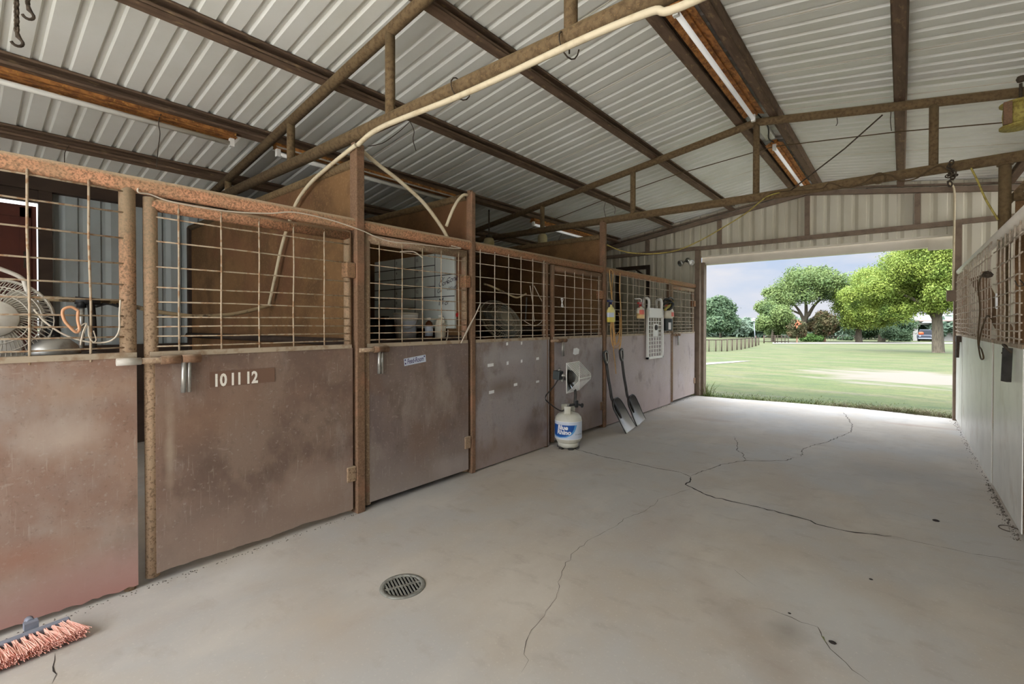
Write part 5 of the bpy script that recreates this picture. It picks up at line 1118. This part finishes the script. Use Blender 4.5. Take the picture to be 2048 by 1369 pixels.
rng = np.random.default_rng(5)
def crown(name, blobs, n, size, m, parent, seed, flat=.55):
    """leaf sprays scattered through overlapping crown masses"""
    r = np.random.default_rng(seed); w = np.array([b[1] ** 2 for b in blobs], float); w /= w.sum()
    idx = r.choice(len(blobs), n, p=w); C = np.array([tuple(b[0]) for b in blobs])[idx]; Rr = np.array([b[1] for b in blobs])[idx]
    d = r.normal(size=(n, 3)); d /= np.linalg.norm(d, axis=1)[:, None]
    rad = Rr * (.2 + 1.02 * r.random(n) ** .62); P = C + d * rad[:, None] * np.array([1, 1, .8]) + r.normal(size=(n, 3)) * (Rr * .17)[:, None]
    nr = d * .7 + r.normal(size=(n, 3)) * .55 + np.array([0, 0, .35]); nr /= np.linalg.norm(nr, axis=1)[:, None]
    a = np.cross(nr, r.normal(size=(n, 3))); a /= np.linalg.norm(a, axis=1)[:, None]; b = np.cross(nr, a)
    s = size * (.55 + .9 * r.random(n)); sa = a * s[:, None]; sb = b * (s * flat)[:, None]
    Q = np.stack([P - sa, P - sb + nr * (.12 * s)[:, None], P + sa, P + sb + nr * (.12 * s)[:, None]], 1).reshape(-1, 3)
    Q -= np.array(WM[parent.name].translation)
    me = bpy.data.meshes.new(name); me.vertices.add(4 * n); me.vertices.foreach_set('co', Q.ravel())
    me.loops.add(4 * n); me.loops.foreach_set('vertex_index', np.arange(4 * n, dtype=np.int32))
    me.polygons.add(n); me.polygons.foreach_set('loop_start', np.arange(0, 4 * n, 4, dtype=np.int32)); me.polygons.foreach_set('loop_total', np.full(n, 4, dtype=np.int32))
    me.materials.append(m); me.update(calc_edges=True); me.validate()
    o = bpy.data.objects.new(name, me); COL.objects.link(o); o.parent = parent; WM[o.name] = WM[parent.name]; return o
def branch(mb, pts, r0, r1):
    p = spline(pts, 6); n = len(p); mb.tube(p, [r0 + (r1 - r0) * i / (n - 1) for i in range(n)], 10)
def tree(label, base, trunk, limbs, blobs, n, size, lm, bm='bark', seed=1, group=None, name='tree', crownname='crown'):
    t = thing(name, label, 'tree' if name == 'tree' else 'bush', base, group=group)
    if trunk:
        mb = MB(); branch(mb, *trunk)
        for l in limbs: branch(mb, *l)
        mb.build('trunk', M[bm], t)
    crown(crownname, blobs, n, size, M[lm], t, seed); return t
def pxblobs(lst, Y, jit, seed):
    r = random.Random(seed); out = []
    for px, py, rp in lst:
        y = Y + r.uniform(-jit, jit); c = aY(px, py, y); out.append((c, rp * depth(c) / FPX))
    return out
# big lime oak on the right
bt = aG(1877, 706); Y = bt.y; k = depth(bt) / FPX
P = lambda px, py, dy=0: aY(px, py, Y + dy)
bl = pxblobs([(1752, 575, 26), (1735, 560, 22), (1775, 560, 28), (1800, 540, 30), (1770, 600, 24), (1745, 600, 20), (1800, 590, 26), (1830, 560, 30), (1850, 525, 30), (1880, 540, 30), (1820, 510, 26), (1790, 525, 22), (1850, 590, 24), (1880, 585, 24), (1860, 555, 26), (1905, 560, 26), (1930, 570, 28), (1900, 510, 30), (1870, 490, 30), (1840, 485, 26), (1920, 500, 30), (1950, 540, 34), (1820, 610, 20), (1855, 612, 18), (1895, 608, 20), (1925, 600, 22), (1700, 590, 18), (1715, 610, 16), (1860, 455, 34), (1910, 450, 36), (1810, 620, 14), (1775, 622, 14)], Y, 2.2, 1)
tree('large lime green tree with thick grey trunk nearest the doorway', bt, ([P(1877, 709), P(1876, 690), P(1875, 660), P(1874, 640), P(1872, 615), P(1868, 590)], 10.5 * k, 7 * k),
     [([P(1874, 645), P(1862, 625), P(1845, 608), P(1820, 596), P(1795, 585)], 6 * k, 2 * k), ([P(1874, 640), P(1885, 615), P(1900, 590), P(1912, 560)], 6 * k, 2 * k), ([P(1872, 615), P(1862, 585), P(1850, 545), P(1842, 515)], 6 * k, 1.5 * k),
      ([P(1877, 703, 0), P(1868, 708, -.2), P(1866, 710, -.3)], 6 * k, 2 * k), ([P(1877, 703, 0), P(1886, 708, -.2), P(1888, 710, -.3)], 6 * k, 2 * k)], bl, 110000, .062, 'leaf_lime', seed=2)
# second lime tree mass behind it, to the left
b2 = aG(1718, 685); Y = b2.y; k = depth(b2) / FPX
tree('yellow green tree left of the large trunk, behind the driveway', b2, ([P(1718, 686), P(1717, 665), P(1718, 640), P(1722, 600)], 6.5 * k, 3 * k), [([P(1718, 645), P(1700, 620), P(1690, 600)], 3 * k, 1 * k), ([P(1719, 640), P(1745, 615), P(1760, 590)], 3 * k, 1 * k)],
     pxblobs([(1700, 590, 24), (1720, 575, 28), (1745, 565, 28), (1770, 575, 26), (1690, 615, 20), (1715, 620, 24), (1745, 615, 26), (1780, 610, 26), (1700, 640, 18), (1730, 640, 20), (1760, 635, 22), (1800, 625, 22), (1735, 555, 20)], Y, 2.5, 3), 60000, .105, 'leaf_lime', seed=4)
b3 = aG(1765, 684); Y = b3.y; k = depth(b3) / FPX
tree('low dark leafy tree before the white garage', b3, ([P(1763, 685), P(1764, 668), P(1768, 650)], 7 * k, 4 * k), [], pxblobs([(1720, 655, 18), (1745, 650, 20), (1770, 648, 20), (1795, 652, 20), (1815, 650, 14), (1700, 650, 14), (1780, 665, 14), (1810, 668, 10), (1738, 665, 12)], Y, 2.0, 5), 36000, .1, 'leaf_dark', seed=6)
# broad mid tree
b4 = aG(1605, 683); Y = b4.y; k = depth(b4) / FPX
tree('broad open-crowned tree in the middle of the view', b4, ([P(1608, 684), P(1608, 660), P(1610, 640), P(1618, 625)], 6 * k, 4 * k),
     [([P(1609, 645), P(1600, 625), P(1588, 610), P(1570, 600)], 3.5 * k, 1 * k), ([P(1616, 632), P(1628, 612), P(1640, 600), P(1655, 585)], 3.5 * k, 1 * k), ([P(1612, 640), P(1612, 610), P(1608, 580), P(1605, 560)], 3.5 * k, 1 * k), ([P(1604, 630), P(1585, 622), P(1565, 618)], 2.5 * k, .8 * k)],
     pxblobs([(1560, 585, 20), (1545, 600, 14), (1580, 570, 22), (1605, 562, 22), (1590, 550, 16), (1630, 560, 22), (1655, 560, 22), (1645, 545, 14), (1680, 565, 18), (1565, 610, 16), (1585, 595, 18), (1615, 590, 20), (1645, 585, 18), (1670, 590, 16), (1550, 625, 12), (1535, 585, 10), (1690, 585, 12), (1620, 545, 12)], Y, 3, 7), 24000, .12, 'leaf_mid', seed=8)
b5 = aG(1545, 684); Y = b5.y; k = depth(b5) / FPX
tree('bushy tree between birdhouse pole and broad middle tree', b5, ([P(1545, 684), P(1546, 665), P(1548, 640)], 3 * k, 2 * k), [], pxblobs([(1525, 615, 12), (1540, 620, 16), (1560, 630, 18), (1545, 640, 18), (1530, 645, 14), (1565, 650, 16), (1548, 660, 14), (1520, 655, 8), (1575, 640, 12)], Y, 2.5, 9), 34000, .105, 'leaf_mid', seed=10)
b6 = aG(1440, 676); Y = b6.y; k = depth(b6) / FPX
tree('lone dark rounded tree at the left beyond the fence', b6, ([P(1441, 677), P(1441, 660), P(1440, 635)], 2.5 * k, 1.5 * k), [], pxblobs([(1425, 615, 14), (1440, 608, 15), (1455, 618, 13), (1415, 630, 12), (1440, 630, 18), (1460, 640, 12), (1430, 648, 15), (1455, 652, 13), (1415, 610, 10), (1470, 648, 8), (1418, 655, 9)], Y, 5, 11), 36000, .21, 'leaf_dark', seed=12)
# crepe myrtles, bush
b7 = aG(1594, 686); Y = b7.y; k = depth(b7) / FPX
mt = tree('small red-flowered myrtle by the pipe gate', b7, ([P(1594, 687), P(1594, 672), P(1596, 655)], 1.6 * k, 1 * k), [], pxblobs([(1588, 655, 9), (1600, 652, 9), (1594, 664, 11), (1602, 666, 8), (1585, 668, 7), (1590, 645, 6)], Y, 1.0, 13), 9000, .1, 'leaf_red', bm='bark_red', seed=14)
mb = MB(); c = aY(1596, 648, Y - 1); r = random.Random(3)
for q in range(24):
    p = c + Vector((r.gauss(0, .14), r.gauss(0, .2), r.gauss(0, .22))); s = .06; mb.raw([p + Vector((s, 0, 0)), p + Vector((0, s * .5, s)), p + Vector((-s, 0, 0)), p + Vector((0, -s * .5, -s))], [(0, 1, 2, 3)])
mb.build('flowers', M['orange'], mt)
b8 = aG(1648, 684); Y = b8.y; k = depth(b8) / FPX
tree('russet myrtle with pale red stem right of the green bush', b8, ([P(1649, 685), P(1648, 672), P(1646, 660)], 3 * k, 1.6 * k), [], pxblobs([(1640, 645, 14), (1655, 645, 14), (1630, 650, 12), (1648, 658, 14), (1665, 655, 10), (1645, 632, 10), (1622, 655, 8)], Y, 2, 15), 18000, .13, 'leaf_red', bm='bark_red', seed=16)
b9 = aG(1620, 683); Y = b9.y - 3
tree('low fresh green bush left of the russet myrtle', aG(1620, 684), None, [], pxblobs([(1608, 677, 6), (1620, 675, 7), (1632, 674, 7), (1640, 677, 6), (1614, 679, 5), (1628, 679, 5)], Y, .8, 17), 8000, .1, 'leaf_bush', seed=18, name='bush', crownname='foliage')
bq = aG(1800, 683); Y = bq.y
tree('dark hedge at the foot of the white garage', bq, None, [], pxblobs([(1790, 678, 7), (1805, 676, 8), (1815, 678, 6), (1700, 677, 4), (1690, 677, 4), (1680, 678, 3.5)], Y, .6, 19), 8000, .11, 'leaf_dark', seed=20, name='hedge', crownname='foliage')
# distant woodland edge
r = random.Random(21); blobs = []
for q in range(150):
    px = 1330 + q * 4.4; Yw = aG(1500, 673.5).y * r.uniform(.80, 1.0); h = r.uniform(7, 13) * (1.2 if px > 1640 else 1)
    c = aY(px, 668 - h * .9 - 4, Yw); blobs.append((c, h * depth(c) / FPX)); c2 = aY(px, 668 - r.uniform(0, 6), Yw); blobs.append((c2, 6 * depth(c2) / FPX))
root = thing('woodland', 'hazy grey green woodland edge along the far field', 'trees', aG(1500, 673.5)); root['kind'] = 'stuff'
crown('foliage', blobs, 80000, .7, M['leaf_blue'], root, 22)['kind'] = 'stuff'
# pipe fence, gate, birdhouse pole
fx = [(1391 + x * .1416, 560 + b * .1416, 560 + tp * .1416) for x, b, tp in ((-10, 1030, 845), (90, 1022, 847), (190, 1015, 848), (285, 1013, 848), (367, 1012, 846), (447, 1012, 843), (518, 1002, 840), (585, 992, 837), (645, 987, 833), (700, 975, 830), (755, 963, 826), (803, 951, 822), (850, 938, 790), (895, 925, 818))]
t = thing('pipe_fence', 'rusty pipe fence with thin pickets left of the lawn', 'fence', aG(fx[3][0], fx[3][1]))
pts = []; bs = []
for i, (x, b, tp) in enumerate(fx):
    g = aG(x, b); top = aY(x, tp, g.y); bs.append(g); pts.append(top if i != 12 else aY(x, 560 + 820 * .1416, g.y))
    MB().tube([g - Vector((0, 0, .1)), Vector((g.x, g.y, top.z))], .035 if i != 12 else .06, 8).build('fence_post', M['fence'], t)
MB().tube([Vector((a.x, a.y, p.z)) for a, p in zip(bs, pts)], .03, 8).build('fence_rail', M['fence'], t)
mb = MB()
for (a, p), (a2, p2) in zip(list(zip(bs, pts))[:-1], list(zip(bs, pts))[1:]):
    for q in range(1, 5): g = a.lerp(a2, q / 5); zt_ = p.z + (p2.z - p.z) * q / 5; mb.tube([g, Vector((g.x, g.y, zt_))], .012, 5)
mb.build('pickets', M['fence'], t)
t = thing('field_gate', 'brown pipe gate at the end of the fence', 'gate', aG(1560, 688))
mb = MB(); xs2 = (1528, 1550, 1555, 1563, 1570, 1577)
for x in xs2: g = aG(x, 687); mb.tube([g, aY(x, 671, g.y)], .06 if x in (1528, 1550) else .035, 6)
mb.build('upright', M['fence'], t); mb = MB()
for z in (672, 675.5, 679, 683): g0 = aG(1528, 687); g1 = aG(1577, 687); mb.tube([aY(1528, z, g0.y), aY(1577, z, g1.y)], .03, 6)
mb.build('bar', M['fence'], t)
g = aG(1511, 689.5); t = thing('birdhouse_pole', 'tall pale pole with a white birdhouse by the fence end', 'birdhouse', g)
MB().tube([g, aY(1508, 643, g.y)], .04, 8).build('pole', M['lamp_grey'], t)
c = aY(1507, 640, g.y); s = 3.4 * depth(c) / FPX
MB().box(c.x - s, c.x + s, c.y - s, c.y + s, c.z - s * .8, c.z + s * .3).build('house', M['house_white'], t)
MB().prism([(-s * 1.25, 0), (s * 1.25, 0), (0, s * .8)], (c.x, c.y - s * 1.1, c.z + s * .3), (1, 0, 0), (0, 0, 1), (0, 1, 0), s * 2.2).build('roof', M['roof_white'], t)
g = aG(1409, 681); t = thing('bird_feeder', 'short post with a pale cap beside the left door edge', 'post', g); MB().tube([g, aY(1409, 661, g.y)], .06, 8).build('pole', M['fence'], t); c = aY(1408, 660, g.y); MB().box(c.x - .25, c.x + .25, c.y - .2, c.y + .2, c.z - .06, c.z + .06).build('cap', M['house_white'], t)
# white garage and truck
g = aG(1860, 682.5); Y = g.y; k = depth(g) / FPX; z0 = g.z
def px_x(px): return aY(px, 660, Y).x
def px_z(py): return aY(1860, py, Y).z
t = thing('garage', 'white metal-roofed garage behind the large trunk', 'building', g)
MB().box(px_x(1806), px_x(1818), Y, Y + 8, z0, px_z(643)).box(px_x(1826), px_x(1836), Y, Y + 8, z0, px_z(643)).box(px_x(1882), px_x(1960), Y, Y + 8, z0, px_z(643)).box(px_x(1806), px_x(1960), Y + 7.8, Y + 8, z0, px_z(643)).box(px_x(1806), px_x(1960), Y, Y + .2, px_z(650), px_z(642)).build('wall', M['house_white'], t)
MB().prism([(0, px_z(642)), (0, px_z(641.5) + .1), (5, px_z(628)), (5, px_z(628) - .2)], (px_x(1802), Y - .6, 0), (0, 1, 0), (0, 0, 1), (1, 0, 0), px_x(1970) - px_x(1802)).build('roof', M['roof_white'], t)
MB().box(px_x(1802), px_x(1970), Y - .62, Y - .52, px_z(643.2), px_z(641)).box(px_x(1880), px_x(1882.5), Y - .1, Y, z0, px_z(646)).build('trim', M['house_trim'], t)
MB().box(px_x(1818), px_x(1826), Y + .3, Y + .5, z0, px_z(643)).box(px_x(1836), px_x(1882), Y + 5.5, Y + 5.7, z0, px_z(643)).build('bay', M['dark_wood'], t)
MB().prism([(0, 0), (20 * k, 0), (17 * k, 3.5 * k), (4 * k, 3.5 * k)], (px_x(1842), Y - .9, px_z(646.5)), (1, 0, 0), (0, 0, 1), (0, 1, 0), .8).build('awning', M['roof_white'], t)
T = lambda px: aY(px, 660, Y - 4).x
zt_ = lambda py: aY(1860, py, Y - 4).z; gz_ = gz(Y - 4)
t = thing('pickup_truck', 'dark blue grey truck parked in front of the white garage', 'truck', (T(1852), Y - 4, gz_))
x0, x1 = T(1834), T(1868); hgt = (x1 - x0)
MB().box(x0, x1, Y - 6.4, Y - 2.2, gz_ + .35, gz_ + 1.0).build('body', M['truck_paint'], t, bevel=.12)
MB().prism([(x0 + .12, 0), (x1 - .12, 0), (x1 - .3, .75), (x0 + .3, .75)], (0, Y - 4.8, gz_ + .98), (1, 0, 0), (0, 0, 1), (0, 1, 0), 1.9).build('cab', M['truck_paint'], t, bevel=.06)
MB().prism([(x0 + .3, .08), (x1 - .3, .08), (x1 - .42, .62), (x0 + .42, .62)], (0, Y - 4.84, gz_ + .98), (1, 0, 0), (0, 0, 1), (0, 1, 0), .05).build('windscreen', M['truck_glass'], t)
for x in (x0 + .18, x1 - .18):
    for y in (Y - 5.6, Y - 3.0): MB().lathe([(0, -.12), (.36, -.12), (.38, -.06), (.38, .06), (.36, .12), (0, .12)], (x, y, gz_ + .38), 18, axis=(1, 0, 0)).build('wheel', M['tyre'], t)
MB().box(x0 + .1, x1 - .1, Y - 6.48, Y - 6.36, gz_ + .40, gz_ + .55).build('bumper', M['lamp_grey'], t)
for x in (x0 + .3, x1 - .3): MB().lathe([(0, 0), (.12, 0), (.1, .05), (0, .06)], (x, Y - 6.38, gz_ + .78), 12, axis=(0, -1, 0)).build('headlight', M['lamp_grey'], t)
MB().lathe([(0, 0), (.30, 0), (.28, .34), (.18, .42), (0, .44)], (x0 + .42, Y - 5.9, gz_ + .98), 14).build('orange_tarp', M['orange'], t, label='orange bundle on the bonnet')
# far field fences right of the myrtle
t = thing('yard_fence', 'dark low fence of the far yard behind the myrtles', 'fence', aG(1700, 681))
mb = MB()
for x in range(1655, 1790, 6): g = aG(x, 681); mb.tube([g, aY(x, 672, g.y)], .03, 5)
mb.build('pickets', M['fence'], t); mb = MB(); g0 = aG(1655, 681); g1 = aG(1790, 681); mb.tube([aY(1655, 672.5, g0.y), aY(1790, 672.5, g1.y)], .025, 5); mb.build('rail', M['fence'], t)

# grass along the slab, weeds by the left jamb
def blades(name, spots, m, label, kind='stuff'):
    r = random.Random(31); vs = []; fs = []
    for (x, y, z, h, lean) in spots:
        a = r.uniform(0, 6.28); w = Vector((math.cos(a), math.sin(a), 0)) * .003 * (1 + h * 3); d = Vector((r.gauss(0, 1), r.gauss(0, 1), 0)) * lean * h; o = len(vs); p = Vector((x, y, z))
        vs += [p - w, p + w, p + d * .4 + Vector((0, 0, h * .6)) + w * .8, p + d * .4 + Vector((0, 0, h * .6)) - w * .8, p + d + Vector((0, 0, h))]
        fs += [(o, o + 1, o + 2, o + 3), (o + 3, o + 2, o + 4)]
    return MB().raw(vs, fs).build(name, M[m], kind=kind, label=label, cat='grass')
r = random.Random(17); sp = []
def edge_y(x):
    for (xa, ya), (xb, yb) in zip(edge[:-1], edge[1:]):
        if xa <= x <= xb: return ya + (yb - ya) * (x - xa) / (xb - xa)
    return 9.45
for q in range(7000):
    x = r.uniform(-4.2, 2.2); y = edge_y(x) + abs(r.gauss(0, 1)) * .45 + .01
    sp.append((x, y, gz(y) - .005, r.uniform(.012, .045) * (1.6 if y < edge_y(x) + .3 else 1), .7))
blades('grass', sp, 'grass_blade', 'short green grass beyond the concrete edge of the doorway')
sp = []
for q in range(1500):
    x = r.gauss(.1, .55); x = min(max(x, -2.0), 1.2); y = edge_y(x) + abs(r.gauss(0, .12)) + .0; sp.append((x, y, gz(y) - .005, r.uniform(.03, .14), 1.0))
blades('grass', sp, 'dry_grass', 'dry straw tuft along the right end of the slab edge')
sp = []
for q in range(45): x = r.gauss(-2.90, .05); y = r.gauss(9.37, .04); sp.append((x, y, -.02, r.uniform(.08, .36), .4))
blades('weeds', sp, 'grass_blade', 'tall weeds at the foot of the left door jamb')

# ------------------------------------------------------------------ daylight
SUN_EL, SUN_AZ = math.radians(54), math.radians(-115)      # sun behind the viewpoint, a little to the left
sd = Vector((math.cos(SUN_EL) * math.cos(SUN_AZ), math.cos(SUN_EL) * math.sin(SUN_AZ), math.sin(SUN_EL)))
sl = bpy.data.lights.new('sun', 'SUN'); so = bpy.data.objects.new('sun', sl); COL.objects.link(so)
sl.energy = SUN_E; sl.angle = math.radians(4); sl.color = (1.0, .98, .95)
so.rotation_euler = sd.to_track_quat('Z', 'Y').to_euler(); so.location = sd * 60
w = bpy.data.worlds.new('sky'); SC.world = w; w.use_nodes = True
nt = w.node_tree; N = nt.nodes; L = nt.links; bg = N['Background']
tc = N.new('ShaderNodeTexCoord'); sx = N.new('ShaderNodeSeparateXYZ'); L.new(tc.outputs['Generated'], sx.inputs[0])
rp = N.new('ShaderNodeValToRGB'); L.new(sx.outputs['Z'], rp.inputs['Fac']); e = rp.color_ramp.elements
e[0].position = 0.0; e[0].color = S(222, 228, 240); e[1].position = .5; e[1].color = S(214, 226, 240)
q = rp.color_ramp.elements.new(.06); q.color = S(216, 226, 243); q = rp.color_ramp.elements.new(.2); q.color = S(176, 206, 246)
mp = N.new('ShaderNodeMapping'); mp.inputs['Scale'].default_value = (3.2, 3.2, 9.5); mp.inputs['Location'].default_value = (.35, .2, .1); L.new(tc.outputs['Generated'], mp.inputs['Vector'])
nz = N.new('ShaderNodeTexNoise'); nz.inputs['Scale'].default_value = 1.5; nz.inputs['Detail'].default_value = 9; nz.inputs['Roughness'].default_value = .52; L.new(mp.outputs[0], nz.inputs['Vector'])
mr = N.new('ShaderNodeMapRange'); mr.inputs['From Min'].default_value = .44; mr.inputs['From Max'].default_value = .64; L.new(nz.outputs['Fac'], mr.inputs['Value'])
mx = N.new('ShaderNodeMix'); mx.data_type = 'RGBA'; L.new(mr.outputs[0], mx.inputs['Factor']); L.new(rp.outputs[0], mx.inputs['A']); mx.inputs['B'].default_value = S(238, 238, 244)
# broad bright sky lobe round the sun, added out of view to light the interior
vd = N.new('ShaderNodeVectorMath'); vd.operation = 'DOT_PRODUCT'; L.new(tc.outputs['Generated'], vd.inputs[0]); vd.inputs[1].default_value = sd
gl = N.new('ShaderNodeMapRange'); gl.inputs['From Min'].default_value = .1; gl.inputs['From Max'].default_value = 1.0; gl.inputs['To Min'].default_value = 0; gl.inputs['To Max'].default_value = GLOW; L.new(vd.outputs['Value'], gl.inputs['Value'])
ad = N.new('ShaderNodeMix'); ad.data_type = 'RGBA'; ad.blend_type = 'ADD'; ad.inputs['Factor'].default_value = 1; ad.clamp_result = False
cm = N.new('ShaderNodeMix'); cm.data_type = 'RGBA'; cm.blend_type = 'MULTIPLY'; cm.inputs['Factor'].default_value = 1; cm.inputs['A'].default_value = (1, 1, 1, 1); L.new(gl.outputs[0], cm.inputs['B'])
zf = N.new('ShaderNodeMapRange'); zf.inputs['From Min'].default_value = .17; zf.inputs['From Max'].default_value = .6; zf.inputs['To Min'].default_value = 1; zf.inputs['To Max'].default_value = ZEN; L.new(sx.outputs['Z'], zf.inputs['Value'])  # overhead sky boosted out of view, to light the floor by the doorway
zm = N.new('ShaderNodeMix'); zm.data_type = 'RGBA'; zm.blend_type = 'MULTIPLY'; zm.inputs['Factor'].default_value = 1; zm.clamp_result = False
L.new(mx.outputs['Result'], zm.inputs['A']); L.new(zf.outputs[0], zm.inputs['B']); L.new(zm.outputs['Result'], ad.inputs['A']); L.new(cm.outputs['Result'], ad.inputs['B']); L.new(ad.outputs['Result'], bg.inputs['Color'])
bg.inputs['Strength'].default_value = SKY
SC.view_settings.view_transform = 'Standard'; SC.view_settings.look = 'None'; SC.view_settings.gamma = 1.0; SC.view_settings.use_curve_mapping = False
SC.view_settings.exposure = EXPO
SC.cycles.max_bounces = 12; SC.cycles.diffuse_bounces = 8; SC.cycles.use_denoising = True
SC.cycles.sample_clamp_indirect = 8
